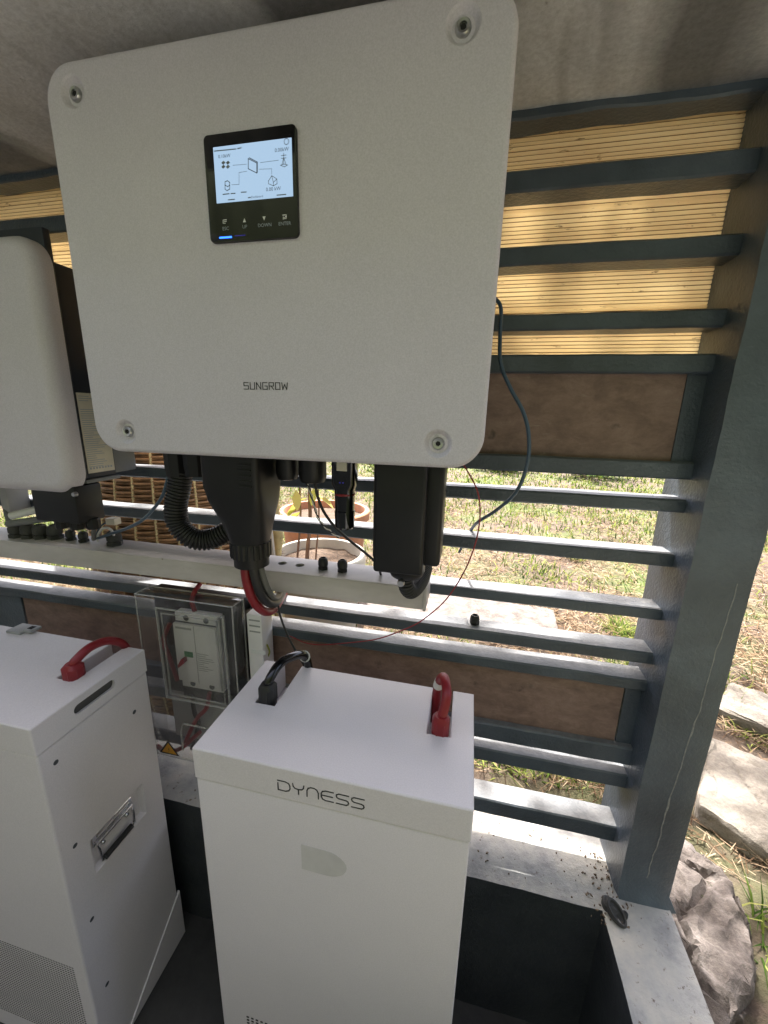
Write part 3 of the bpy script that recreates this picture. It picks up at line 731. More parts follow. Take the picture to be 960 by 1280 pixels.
# the lettered battery under the large inverter
BX0, BX1, BY0, BY1, BZT = -.3935, .0405, .438, .6745, -.515
zl = at(242, 972, BY0).z
nL = (atz(319, 877, BZT), atz(343, 882, BZT)); nR = (atz(533.5, 916, BZT), atz(562.5, 921, BZT))
bat, lid, body = battery(BX0, BX1, BY0, BY1, BZT, zl, 'white lettered battery cabinet with black and red plugs under the large inverter',
    [(nL[0].x, nL[1].x, (nL[0].y+nL[1].y)/2), (nR[0].x, nR[1].x, (nR[0].y+nR[1].y)/2)])
la, lb_ = at(347, 985, BY0), at(456, 1005, BY0)
obj('lettering', logo('DYNESS', GD, la.x+.001, (at(347, 989, BY0).z+at(456, 1008, BY0).z)/2-.001, lb_.x-la.x-.002, .0175, FX(BY0-.0001), .0017, .30), 'print_black', lid)
# D-shaped peeled sticker residue
p0, p1 = at(376, 1056, BY0), at(433, 1102, BY0); w_ = p1.x-p0.x; h_ = p0.z-p1.z
dp = [(p0.x, p1.z), (p0.x+w_*.55, p1.z)]+[(p0.x+w_*.55+w_*.45*math.cos(a), (p0.z+p1.z)/2+h_/2*math.sin(a)) for a in [(-.5+i/12)*math.pi for i in range(1, 12)]]+[(p0.x+w_*.55, p0.z), (p0.x, p0.z)]
obj('sticker', MB().prism(dp, FX(BY0+.0011), 0, .0004), 'tape_film', body)
vg = MB(); zv = at(280, 1262, BY0).z
for r_ in range(8):
    for c_ in range(34):
        vg.box(BX0+.055+c_*.0096, BX0+.060+c_*.0096, BY0+.0006, BY0+.002, zv-r_*.0085, zv+.0035-r_*.0085)
g_ = obj('vent_slots', vg, 'hole_dark', body); g_['kind'] = 'stuff'
# second battery
CX0, CX1, CY0, CY1, CZT = -1.105, -.667, .404, .6395, -.512
zl2 = atx(45, 948, CX1).z
q = atz(71, 847, CZT), atz(91, 851, CZT)
q2 = atz(0, 890, CZT)
bat2, lid2, body2 = battery(CX0, CX1, CY0, CY1, CZT, zl2, 'white battery cabinet with chrome side handle and one red plug', [(q[0].x, q[1].x, (q[0].y+q[1].y)/2)])
# oblong grip opening in the lid side
a_, b_ = atx(93, 893, CX1), atx(143, 850, CX1); zc = (a_.z+b_.z)/2; rr_ = .0095
ob = [(a_.y+rr_+rr_*math.cos(t), zc+rr_*math.sin(t)) for t in [math.pi/2+math.pi*i/10 for i in range(11)]]+[(b_.y-rr_+rr_*math.cos(t), zc+rr_*math.sin(t)) for t in [-math.pi/2+math.pi*i/10 for i in range(11)]]
cut(lid2, MB().prism(ob, FR(CX1-.006), 0, .02))
plain('grip_rubber', (.06, .058, .055), .5, var=.2)
obj('grip_recess', MB().prism(ob, FR(CX1-.0058), 0, .0006), 'grip_rubber', lid2)
# pressed recess with a folding chrome handle
hc = [atx(121, 1092, CX1-.0012), atx(113, 1051, CX1-.0012), atx(177, 981, CX1-.0012), atx(183, 1014, CX1-.0012)]
y0 = (hc[0].y+hc[1].y)/2; y1 = (hc[2].y+hc[3].y)/2; z1 = (hc[1].z+hc[2].z)/2; z0 = (hc[0].z+hc[3].z)/2
cut(body2, MB().add([(CX1-.0012-dd, yy, zz) for dd, ins in ((-.004, -.004), (.011, .006)) for yy, zz in ((y0+ins, z0+ins), (y1-ins, z0+ins), (y1-ins, z1-ins), (y0+ins, z1-ins))],
    [(0,1,2,3), (7,6,5,4), (0,4,5,1), (1,5,6,2), (2,6,7,3), (3,7,4,0)]))
xr = CX1-.0122; ya, yb = y0+.014, y1-.030; zh = z1-.022
hd = obj('handle_plate', MB().box(xr, xr+.004, ya-.006, yb+.006, zh-.010, zh+.014, .0018).tube([(xr+.006, ya-.002, zh-.004), (xr+.006, yb+.002, zh-.004)], .0045, 10).tube([(xr+.005, ya+.004, zh+.008), (xr+.005, yb-.004, zh+.008)], .003, 8), 'chrome', body2)
for yy in (ya+.012, yb-.012): obj('rivet', MB().lathe([(0,.010), (.003,.0095), (.0048,.007), (.005,.002), (.005,0)], (xr, yy, zh-.015), (1,0,0), 12), 'chrome', hd)
obj('bail', MB().tube(spline([(xr+.006, ya, zh-.004), (xr+.010, ya, zh-.020), (xr+.010, ya+.001, zh-.043), (xr+.010, ya+.006, zh-.050), (xr+.010, (ya+yb)/2, zh-.050), (xr+.010, yb-.006, zh-.050), (xr+.010, yb-.001, zh-.043), (xr+.010, yb, zh-.020), (xr+.006, yb, zh-.004)], 5), .0028, 8), 'chrome', hd)
obj('grip', MB().tube([(xr+.010, ya+.008, zh-.050), (xr+.010, yb-.008, zh-.050)], .0058, 12), 'black_rubber', hd)
sc = MB().lathe([(0,.0006), (.0035,.0006), (.0045,.0002), (.0048,0)], (0,0,0), (1,0,0), 14); sme2 = sc.mesh('fixing'); sme2.materials.append(MATS['breaker_dark'])
for px, py in ((70, 953), (94, 1057), (115, 1149), (134, 1230), (168, 890)):
    p = atx(px, py, CX1-.0012); inst('fixing_screw', sme2, body2, (CX1-.0013, p.y, p.z))
obj('base_flap', MB().prism([(.645, -1.235), (.645, ZF+.004), (.46, ZF+.004)], FR(CX1-.0012), -.003, .003), 'battery_paint', body2)
vg = MB(); zv = at(60, 1200, CY0).z
for r_ in range(40):
    for c_ in range(60):
        vg.box(CX1-.03-c_*.0066-.0045, CX1-.03-c_*.0066, CY0+.0008, CY0+.002, zv-r_*.0062, zv+.0016-r_*.0062)
g_ = obj('vent_slots', vg, 'hole_dark', body2); g_['kind'] = 'stuff'
# small grey clip lying on that lid's back corner
cl = thing('plastic_clip', (at(30, 784, .63).x, .63, CZT), 'small grey plastic clip on the back edge of the handled battery', 'clip')
cx = atz(27, 790, CZT).x
obj('tab', MB().box(cx-.03, cx+.012, .615, .652, CZT-.001, CZT+.006, .002).box(cx+.012, cx+.034, .622, .648, CZT+.003, CZT+.010, .002), 'breaker_grey', cl)
obj('slot', MB().box(cx+.016, cx+.028, .629, .641, CZT+.0095, CZT+.0108), 'hole_dark', cl)

# battery plugs and their leads
def plug(name, base, mat, label, r=.0125, h=.042, sleeve=None):
    t = thing(name, base, label, 'plug')
    b = Vector(base)
    obj('housing', MB().loft([((b.x, b.y, b.z), r, r*1.05, 3.5), ((b.x, b.y, b.z+h*.55), r, r*1.05, 3.5), ((b.x, b.y, b.z+h*.6), r*1.12, r*1.15, 3), ((b.x, b.y, b.z+h*.92), r*1.12, r*1.15, 3), ((b.x, b.y, b.z+h), r*.8, r*.8, 2.2)], 24), mat, t)
    fl = MB()
    for i in range(8):
        a = 2*math.pi*(i+.5)/8; c = b+Vector((r*1.12*math.cos(a), r*1.14*math.sin(a), h*.62)); fl.tube([c, c+Vector((0, 0, h*.28))], .0018, 6)
    obj('grip_rib', fl, mat, t)
    return t
pb = atz(334, 874, BZT); pk = plug('battery_plug', (pb.x, pb.y+.004, zl), 'black_rubber', 'black plug standing in the notch of the lettered battery lid', .0135, BZT-zl+.032)
top = Vector((pb.x, pb.y+.004, BZT+.022))
cable('lead', [top, Vector((top.x+.002, top.y+.004, BZT+.036)), Vector((top.x+.008, top.y+.03, BZT+.050)), Vector((top.x+.018, top.y+.062, BZT+.048)), Vector((top.x+.030, top.y+.098, BZT+.028)), Vector((top.x+.034, top.y+.112, BZT-.03)), Vector((top.x+.034, top.y+.114, BZT-.16))], .0088, 'black_gloss', parent=pk)
obj('cable_tie', MB().tube(spline([Vector((top.x+.030, top.y+.098, BZT+.028))+Vector((.011*math.cos(a), .003*math.sin(a), .010*math.sin(a))) for a in [i*math.pi/5 for i in range(11)]], 3), .0016, 6), 'white_wire', pk)
pb = atz(550, 916, BZT); pr = plug('battery_plug', (pb.x, pb.y+.006, zl), 'red_plastic', 'red plug standing in the notch of the lettered battery lid', .0125, BZT-zl+.030)
top = Vector((pb.x, pb.y+.006, BZT+.022))
ld2 = [top, Vector((top.x+.003, top.y+.004, BZT+.034)), Vector((top.x+.006, top.y+.020, BZT+.058)), Vector((top.x-.001, top.y+.052, BZT+.064)), Vector((top.x-.010, top.y+.075, BZT+.036)), Vector((top.x-.014, top.y+.083, BZT-.01)), Vector((top.x-.014, top.y+.086, BZT-.14))]
cable('lead', ld2, .0085, 'red_plastic', parent=pr)
sp = spline(ld2); obj('sleeve', MB().tube(sp[31:36], .0092, 12), 'white_wire', pr)
pb = atz(88, 848, CZT); pr2 = plug('battery_plug', (pb.x, pb.y+.008, zl2), 'red_plastic', 'red plug standing in the lid of the handled battery', .0145, CZT-zl2+.028)
top = Vector((pb.x, pb.y+.008, CZT+.020))
cable('lead', [top, Vector((top.x+.002, top.y+.005, CZT+.030)), Vector((top.x+.006, top.y+.035, CZT+.042)), Vector((top.x+.010, top.y+.07, CZT+.036)), Vector((top.x+.012, top.y+.10, CZT+.012)), Vector((top.x+.012, top.y+.112, CZT-.02)), Vector((top.x+.012, top.y+.113, zl2))], .0085, 'red_plastic', parent=pr2)

# ================================================================== CLEAR BREAKER ENCLOSURE
EX0, EX1, EZ0, EZ1, EY = -.735, -.485, -.865, -.417, .700
en = thing('breaker_enclosure', (-.61, .74, EZ0), 'clear plastic breaker box with white switch between the two batteries', 'breaker box')
obj('back_box', MB().box(EX0+.006, EX1-.002, .745, .7745, EZ0+.16, EZ1-.004, .003), 'black_plastic', en)
obj('back_box', MB().box(EX0+.006, EX1-.002, .762, .7745, EZ0+.002, EZ0+.158, .002), 'breaker_grey', en)
def shell(x0, x1, z0, z1, y0, y1, t=.002):
    mb = MB()
    mb.box(x0, x1, y0, y0+t, z0, z1, .0006)
    mb.box(x0, x0+t, y0+t+.0002, y1, z0, z1, .0006); mb.box(x1-t, x1, y0+t+.0002, y1, z0, z1, .0006)
    mb.box(x0+t+.0002, x1-t-.0002, y0+t+.0002, y1, z1-t, z1, .0006); mb.box(x0+t+.0002, x1-t-.0002, y0+t+.0002, y1, z0, z0+t, .0006)
    return mb
cvr = obj('clear_cover', shell(EX0, EX1, EZ0, EZ1, EY, .7445), 'clear_plastic', en)
wq = [at(195, 762, EY-.006), at(278, 772, EY-.006), at(285, 880, EY-.006), at(207, 880, EY-.006)]
wx0, wx1 = (wq[0].x+wq[3].x)/2, (wq[1].x+wq[2].x)/2; wz1, wz0 = (wq[0].z+wq[1].z)/2, (wq[2].z+wq[3].z)/2
rim = MB()
for o_, t_ in ((0, .006), (.012, .004)):
    a0, a1, b0, b1 = wx0+o_, wx1-o_, wz0+o_, wz1-o_
    rim.tube([(a0, EY-.002, b0), (a0, EY-.002, b1), (a1, EY-.002, b1), (a1, EY-.002, b0), (a0, EY-.002, b0)], t_/2, 6)
obj('window_rim', rim, 'clear_edge', cvr)
eg = MB()
for a_, b_ in (((EX0, EY, EZ0), (EX0, EY, EZ1)), ((EX1, EY, EZ0), (EX1, EY, EZ1)), ((EX0, EY, EZ1), (EX1, EY, EZ1)), ((EX0, EY, EZ0), (EX1, EY, EZ0)), ((EX0, EY, EZ1), (EX0, .744, EZ1)), ((EX1, EY, EZ1), (EX1, .744, EZ1)), ((EX0, .744, EZ1), (EX1, .744, EZ1)), ((EX1, .744, EZ0), (EX1, .744, EZ1))):
    eg.tube([a_, b_], .0016, 6)
obj('edge_highlight', eg, 'clear_edge', cvr)  # whitish tubes stand in for highlights along the clear cover's edges
obj('window_flap', MB().box(wx0+.004, wx1-.004, EY-.006, EY-.004, wz0+.004, wz1-.004, .0005), 'clear_plastic', cvr)
kn = at(235, 905, EY); obj('cable_arch', MB().tube([(kn.x-.022, EY-.001, EZ0+.03), (kn.x-.022, EY-.001, EZ0+.09), (kn.x-.012, EY-.001, EZ0+.112), (kn.x+.05, EY-.001, EZ0+.112)], .0022, 6), 'clear_edge', cvr)
# breaker: two-pole switch
bk = at(218, 772, .715), at(272, 850, .715)
x0, x1 = at(218, 790, .715).x, at(270, 790, .715).x; zt_, zb_ = at(240, 770, .715).z, at(240, 862, .715).z
brk = obj('breaker', MB().box(x0, x1, .722, .744, zb_, zt_, .0015).box(x0, x1, .712, .7215, zb_+.024, zt_-.024, .0015), 'breaker_plastic', en)
mid = (x0+x1)/2
for zz in (zt_-.0235, zb_+.0225): obj('terminal_step', MB().box(x0+.0005, x1-.0005, .7195, .7228, zz-.0012, zz+.0022), 'breaker_dark', brk)
obj('pole_side', MB().box(x1-.0002, x1+.006, .716, .744, zb_+.01, zt_-.004, .001), 'breaker_grey', brk)
obj('rating_strip', MB().box(x0+(x1-x0)*.06, x0+(x1-x0)*.44, .7113, .7120, zt_-.036, zt_-.031), 'breaker_grey', brk)
obj('pole_gap', MB().box(mid-.0008, mid+.0008, .7113, .7122, zb_+.024, zt_-.024), 'breaker_grey', brk)
for xx in (x0+(x1-x0)*.27, x0+(x1-x0)*.74):
    for zz in (zt_-.012, zb_+.012): obj('terminal_screw', MB().lathe([(0,-.0012), (.0058,-.0012), (.0070,-.0006), (.0072,.002), (0,.002)], (xx, .7215, zz), (0,1,0), 14), 'breaker_dark', brk)
tg = at(230, 826, .708)
obj('toggle', MB().prism([(tg.x-.012, tg.z-.010), (tg.x-.010, tg.z-.016), (tg.x+.006, tg.z-.001), (tg.x+.006, tg.z+.010), (tg.x-.001, tg.z+.009)], FX(.7115), 0, .012), 'red_plastic', brk)
obj('indicator', MB().box(x0+(x1-x0)*.22, x0+(x1-x0)*.42, .7106, .7122, tg.z+.010, tg.z+.024), 'print_green', brk)
pm = MB()
for i in range(9): pm.box(x0+(x1-x0)*.52, x0+(x1-x0)*random.uniform(.66, .92), .7112, .7119, tg.z+.022-i*.0055, tg.z+.0235-i*.0055)
obj('fine_print', pm, 'breaker_grey', brk)
# leads and warning mark inside
for i, (mt, pts) in enumerate((('red_plastic', [(212, 780, .735), (205, 800, .732), (212, 822, .73), (222, 850, .735)]), ('red_plastic', [(245, 768, .74), (240, 752, .735), (243, 740, .74), (250, 730, .76)]),
                               ('red_plastic', [(262, 866, .735), (258, 885, .733), (245, 900, .735), (228, 935, .74)]), ('black_rubber', [(240, 866, .735), (243, 890, .735), (248, 905, .74), (240, 935, .745)]), ('red_plastic', [(196, 932, .738), (206, 938, .735), (225, 936, .735), (250, 915, .74)]))):
    cable('wire', pts, .0055, mt, parent=en)
obj('busbar', MB().box(x0-.012, x1+.02, .735, .744, zb_-.045, zb_-.02, .002), 'black_plastic', en)
tq = [at(211, 926, EY-.0006), at(200, 941.5, EY-.0006), at(224, 944, EY-.0006)]
bot = (tq[1].z+tq[2].z)/2; hw = (tq[2].x-tq[1].x)/2; ccx = (tq[2].x+tq[1].x)/2; tp = tq[0].z
ws = obj('warning_mark', MB().prism([(ccx-hw, bot), (ccx+hw, bot), (ccx, tp)], FX(EY-.0002), 0, .0004), 'print_black', cvr)
k_ = .74; cz = bot+(tp-bot)/3
obj('warning_field', MB().prism([(ccx-hw*k_, cz-(cz-bot)*k_), (ccx+hw*k_, cz-(cz-bot)*k_), (ccx, cz+(tp-cz)*k_)], FX(EY-.0006), 0, .0003), 'warning_orange', ws)
bo = MB(); strokes(bo, [[(ccx+.001, cz+.006), (ccx-.0015, cz+.0005), (ccx+.0015, cz+.0005), (ccx-.0008, cz-.006)]], FX(EY-.0009), .001, .0002)
obj('bolt_symbol', bo, 'print_black', ws)
# slim white device behind the enclosure
sd_ = thing('terminal_strip', at(323, 830, .745), 'slim white terminal block between breaker box and lettered battery', 'terminal block')
a_, b_ = at(313, 800, .735), at(331, 800, .735)
bd_ = obj('body', MB().box(a_.x, b_.x, .725, .7735, at(322, 850, .725).z, at(322, 769, .725).z, .002), 'breaker_plastic', sd_)
for i in range(3):
    zz = at(322, 776+i*7, .725).z; obj('slot', MB().box(a_.x+.006, b_.x-.004, .7243, .7252, zz-.002, zz+.0015), 'breaker_grey', bd_)
zz = at(327, 815, .725).z
obj('tag', MB().box(a_.x+.006, b_.x+.006, .7238, .7249, zz-.006, zz+.004), 'print_white', bd_)
cable('yellow_wire', [(334, 806, .74), (337, 815, .745), (335, 822, .75), (336, 835, .76)], .002, 'yellow_wire', 'thin yellow green wire beside the white terminal block', 'wire')

# ================================================================== LOOSE CABLES
cable('power_cable', [(306, 706, .600), (308, 725, .602), (314, 745, .610), (323, 759, .625), (334, 765, .66), (344, 760, .71), (351, 748, .77), (357, 738, .85)], .0085, 'red_plastic', 'thick red power cable bending out of the tapered connector', k=10)
cable('power_cable', [(316, 706, .602), (319, 722, .604), (325, 740, .612), (334, 752, .632), (344, 754, .675), (350, 746, .74), (356, 735, .84)], .0088, 'black_rubber', 'thick black power cable bending out of the tapered connector', k=10)
cable('power_cable', [(325, 705, .612), (328, 718, .614), (334, 735, .622), (341, 746, .645), (347, 746, .69), (351, 738, .75), (356, 728, .84)], .0062, 'grey_wire', 'grey olive cable bending out of the tapered connector', k=10)
cable('data_cable', [(618, 372, .745), (626, 385, .735), (625, 420, .72), (626, 455, .70), (638, 485, .69), (654, 515, .685), (661, 545, .685), (659, 580, .69), (645, 615, .705), (620, 638, .74), (598, 652, .775), (588, 664, .83), (574, 690, .92)], .0032, 'bluegrey_wire', 'blue grey cable curving beside the large inverter across the slats', k=10)
cable('red_wire', [(575, 575, .66), (585, 590, .655), (597, 615, .655), (600, 645, .66), (594, 680, .67), (580, 715, .68), (557, 750, .69), (528, 775, .70), (505, 787, .71), (470, 799, .73), (430, 804, .75), (400, 806, .765), (380, 803, .772), (362, 795, .774), (346, 793, .778)], .00125, 'red_wire', 'thin red wire drooping from the large inverter across the slats', 'wire', k=8, n=8)
cable('black_wire', [(349, 742, .70), (348, 756, .70), (351, 772, .70), (360, 795, .695), (372, 818, .688), (380, 832, .683), (384, 846, .682)], .0022, 'black_rubber', 'thin black wire running down behind the lettered battery', 'wire')
cable('black_cable', [(393, 600, .615), (397, 620, .62), (405, 640, .63), (420, 660, .65), (440, 678, .675), (460, 694, .70), (472, 706, .715), (477, 722, .735)], .0026, 'black_rubber', 'thin black cable from gland under the large inverter to trunking')
tw0 = spline([at(*p) for p in [(383, 602, .615), (388, 616, .62), (393, 632, .63), (398, 648, .64), (406, 658, .65), (414, 665, .66), (424, 672, .68)]], 10)
for ph, mt, lb2 in ((0, 'white_wire', 'white strand of the twisted pair under the large inverter'), (math.pi, 'black_rubber', 'black strand of the twisted pair under the large inverter')):
    pts = [p+Vector((.0014*math.cos(i*.55+ph), .0014*math.sin(i*.55+ph), .0007*math.sin(i*.55+ph))) for i, p in enumerate(tw0)]
    tag(obj('twisted_wire', MB().tube(pts, .0012, 8), mt), lb2, 'wire')
cable('grey_cable', [(211, 592, .64), (208, 605, .645), (203, 620, .65), (192, 636, .66), (178, 650, .67), (160, 660, .685), (142, 666, .70), (128, 671, .715), (118, 674, .73)], .0034, 'bluegrey_wire', 'grey cable from the large inverter gland to trunking by the basket')
cable('white_cable', [(122, 676, .725), (123, 668, .72), (128, 661, .715), (135, 660, .715), (140, 664, .72), (143, 670, .73)], .0028, 'white_wire', 'small white cable loop standing on the trunking')
cable('grey_wire', [(116, 655, .66), (117, 664, .68), (117, 674, .715)], .0045, 'grey_wire', 'short grey cable from rounded inverter down into the trunking')
kc = thing('cable_plug', at(140, 650, .74), 'small cream plug on a thin cord above the trunking', 'plug')
obj('shell', MB().box(at(136, 650, .74).x, at(147, 650, .74).x, .73, .75, at(140, 655, .74).z, at(140, 647, .74).z, .002), 'label_silver', kc)
cable('cord', [(137, 652, .74), (128, 656, .735), (122, 664, .73), (120, 673, .725)], .002, 'bluegrey_wire', parent=kc)

# loose gland nut on a slat, rubber cap on the kerb
ng = atz(593, 784, -.4369); gl = thing('gland_nut', (ng.x, .802, -.4369), 'loose black gland nut standing on a slat beside the red wire', 'nut')
nm = MB(); hexnut(nm, (ng.x, .802, -.4372), .0105, .010); obj('hex_base', nm, 'black_rubber', gl)
obj('dome', MB().lathe([(.0098, .0095), (.0102, .012), (.0095, .017), (.0072, .0205), (.0055, .021), (.005, .018), (.0048, .012)], (ng.x, .802, -.4372), (0,0,1), 20), 'black_rubber', gl)
def cap():
    c = atz(770, 1146, ZK); t = thing('rubber_cap', (c.x, c.y, ZK), 'oval black rubber cap lying on the kerb at the post foot', 'cap')
    ax = Vector((-.52, .72, 0)).normalized(); sx = Vector((ax.y, -ax.x, 0)); vs = []; rings = []
    for h, k in ((0, 1), (.010, 1.0), (.0135, .95), (.0125, .78), (.006, .70), (.005, .0)):
        for j in range(28):
            a = 2*math.pi*j/28; vs.append(Vector((c.x, c.y, ZK+h+.008*math.cos(a)*(1 if h else 0)+.002))+ax*(.0215*math.cos(a)*k)+sx*(.0135*math.sin(a)*k))
    fs = [(i*28+j, i*28+(j+1) % 28, (i+1)*28+(j+1) % 28, (i+1)*28+j) for i in range(5) for j in range(28)]
    obj('cup', MB().add(vs, fs, True), 'dusty_rubber', t)
    q = Vector((c.x, c.y, ZK))+ax*.020
    obj('tab', MB().loft([((q.x, q.y, ZK-.001), .0105, .0125, 2.5), ((q.x, q.y, ZK+.012), .0100, .012, 2.5), ((q.x, q.y, ZK+.016), .006, .008, 2.2)], 20), 'dusty_rubber', t)
    obj('lug', MB().lathe([(0,0), (.0055,0), (.006,.004), (.0055,.010), (.003,.012), (0,.012)], (c.x+.017, c.y+.004, ZK), (0,0,1), 12), 'black_rubber', t)
cap()

# ================================================================== OUTSIDE
def stone(name, poly, z0, z1, mat, label, cat, amp=.012, sub=4, group=None, fine=.022):
    bm = bmesh.new(); vb = [bm.verts.new((x, y, z0)) for x, y in poly]; vt = [bm.verts.new((x, y, z1)) for x, y in poly]; n = len(poly)
    bm.faces.new(vb[::-1]); bm.faces.new(vt)
    for i in range(n): bm.faces.new((vb[i], vb[(i+1) % n], vt[(i+1) % n], vt[i]))
    bmesh.ops.bevel(bm, geom=bm.edges[:], offset=(z1-z0)*.22, segments=2, profile=.5, affect='EDGES')
    bmesh.ops.triangulate(bm, faces=bm.faces[:])
    for _ in range(sub):
        le = [e for e in bm.edges if e.calc_length() > fine]
        if le: bmesh.ops.subdivide_edges(bm, edges=le, cuts=1); bmesh.ops.triangulate(bm, faces=[f for f in bm.faces if len(f.verts) > 3])
    bm.verts.index_update()
    mb = MB(); vs = []
    for v in bm.verts:
        p = v.co.copy(); q = noise.noise_vector(p*4)*amp+noise.noise_vector(p*13)*amp*.55+noise.noise_vector(p*34)*amp*.28+noise.noise_vector(p*80)*amp*.16
        r_ = abs(noise.noise(Vector((p.x*9, p.y*9, p.z*26)))); q.z -= amp*.8*max(0, .12-r_)/.12
        vs.append(p+q)
    mb.add(vs, [[x.index for x in f.verts] for f in bm.faces], True); bm.free()
    tag(obj(name, mb, mat), label, cat, group)
def gp(px, py, z): q = atz(px, py, z); return (q.x, q.y)
zs_ = ZG+.055
stone('stone_slab', [gp(872, 1003, zs_), gp(886, 915, zs_), gp(960, 955, zs_), (1.45, 1.02), (1.30, .80), gp(960, 1062, zs_)], ZG-.02, zs_, 'slab_stone', 'long flat stone slab beyond the post, next to the rough boulder', 'stone', .008, 5, fine=.016)
stone('stone_slab', [gp(893, 882, zs_), gp(912, 848, zs_), gp(960, 868, zs_), (1.75, 1.30), (1.65, 1.10), gp(960, 908, zs_)], ZG-.02, zs_, 'slab_stone', 'smaller flat stone slab beyond the post, towards the open grass', 'stone', .008, 5, fine=.016)
stone('stone_slab', [(-.55, 1.93), gp(700, 795, ZG+.05), gp(693, 760, ZG+.05), (-.15, 2.28), (-.6, 2.2)], ZG-.02, ZG+.05, 'rock_stone', 'pale flat stone slab seen between the slats above the gland nut', 'stone', .008, 5, fine=.016)
zr = -1.045
stone('boulder', [(.485, .35), gp(900, 1275, zr), gp(945, 1275, zr), gp(955, 1200, zr), gp(925, 1120, zr), gp(885, 1062, zr), (.60, .98), (.50, .95), (.482, .70)], ZG-.05, zr, 'rock_stone', 'rough brown grey boulder against the kerb at the post foot', 'rock', .030, 6, fine=.011)

# woven basket beyond the slats
def basket():
    bx_, by_ = -1.0, 1.20; t = thing('wicker_basket', (bx_, by_, ZG-.02), 'tall brown wicker basket standing outside behind the trunking', 'basket')
    zt2, zb2 = -.03, ZG-.02
    R_ = lambda z: .235+.055*math.sin((z-zb2)/(zt2-zb2)*math.pi*.9+.25)-.04*((z-zt2)/(zt2-zb2))**2
    ns = 30; mb = MB(); z = zb2+.01; i = 0
    while z < zt2:
        pts = []
        for j in range(ns*4+1):
            a = 2*math.pi*j/(ns*4); rr = R_(z)+.0042*math.cos(a*ns/2+math.pi*i)
            zz = z+.0016*math.sin(a*7+i*1.7)+.001*noise.noise(Vector((a*6, i, 0)))
            pts.append((bx_+rr*math.cos(a), by_+rr*math.sin(a), zz))
        mb.tube(pts, .0045, 5, False); z += .0088; i += 1
    o = obj('weave', mb, 'wicker', t, fix=False); o['kind'] = 'stuff'
    st = MB()
    for j in range(ns):
        a = 2*math.pi*(j+.5)/ns; st.tube([(bx_+(R_(zb2+(zt2-zb2)*k/14)+.001)*math.cos(a), by_+(R_(zb2+(zt2-zb2)*k/14)+.001)*math.sin(a), zb2+(zt2-zb2)*k/14) for k in range(15)], .0042, 6)
    obj('stake', st, 'cane', t)
    obj('rim', MB().tube([(bx_+R_(zt2)*math.cos(a), by_+R_(zt2)*math.sin(a), zt2) for a in [2*math.pi*i/48 for i in range(49)]], .014, 8), 'wicker', t)
    obj('lining', MB().lathe([(0, zb2+.01)]+[(R_(zb2+(zt2-zb2)*k/12)-.012, zb2+(zt2-zb2)*k/12+.005) for k in range(13)], (bx_, by_, 0), (0,0,1), 40), 'wicker_dark', t)
basket()

def pot(name, c, R_, h, mat, label, soil=True, taper=.72):
    t = thing(name, (c[0], c[1], ZG-.02), label, 'plant pot'); zb = ZG-.02; zt = zb+h
    obj('shell', MB().lathe([(0, zb), (R_*taper, zb), (R_*.93, zt-.06), (R_*.95, zt-.055), (R_, zt-.05), (R_, zt-.006), (R_*.98, zt), (R_*.90, zt), (R_*.885, zt-.01), (R_*.86, zt-.08), (0, zt-.08)], (c[0], c[1], 0), (0,0,1), 48), mat, t)
    if soil:
        vs = []; fs = []; n = 26
        for i in range(9):
            for j in range(n):
                r = R_*.875*i/8; a = 2*math.pi*j/n; p = Vector((c[0]+r*math.cos(a), c[1]+r*math.sin(a), 0)); vs.append((p.x, p.y, zt-.045+.012*noise.noise(p*30)))
        fs = [(i*n+j, i*n+(j+1) % n, (i+1)*n+(j+1) % n, (i+1)*n+j) for i in range(8) for j in range(n)]
        obj('soil', MB().add(vs, fs, True), 'soil', t)
    return t
PW = (-.62, 1.55); pot('plant_pot', PW, .205, .525, 'ceramic_white', 'pale cream planter with bare stems behind the trunking')
pot('plant_pot', (-.80, 2.10), .26, .58, 'terracotta', 'round terracotta pot behind the pale cream planter')
def leaf(mb, p, d, L, wd, up=Vector((0,0,1)), droop=.3):
    d = d.normalized(); s_ = d.cross(up); s_ = s_.normalized() if s_.length > .01 else Vector((1,0,0)); n_ = s_.cross(d)
    a = p; b = p+d*L*.35; c = p+d*L*.7-up*L*droop*.4; e = p+d*L-up*L*droop
    mb.add([a, b+s_*wd, b-s_*wd, c+s_*wd*.8, c-s_*wd*.8, e, b-n_*wd*.3, c-n_*wd*.25], [(0,1,6), (0,6,2), (1,3,7,6), (6,7,4,2), (3,5,7), (7,5,4)])
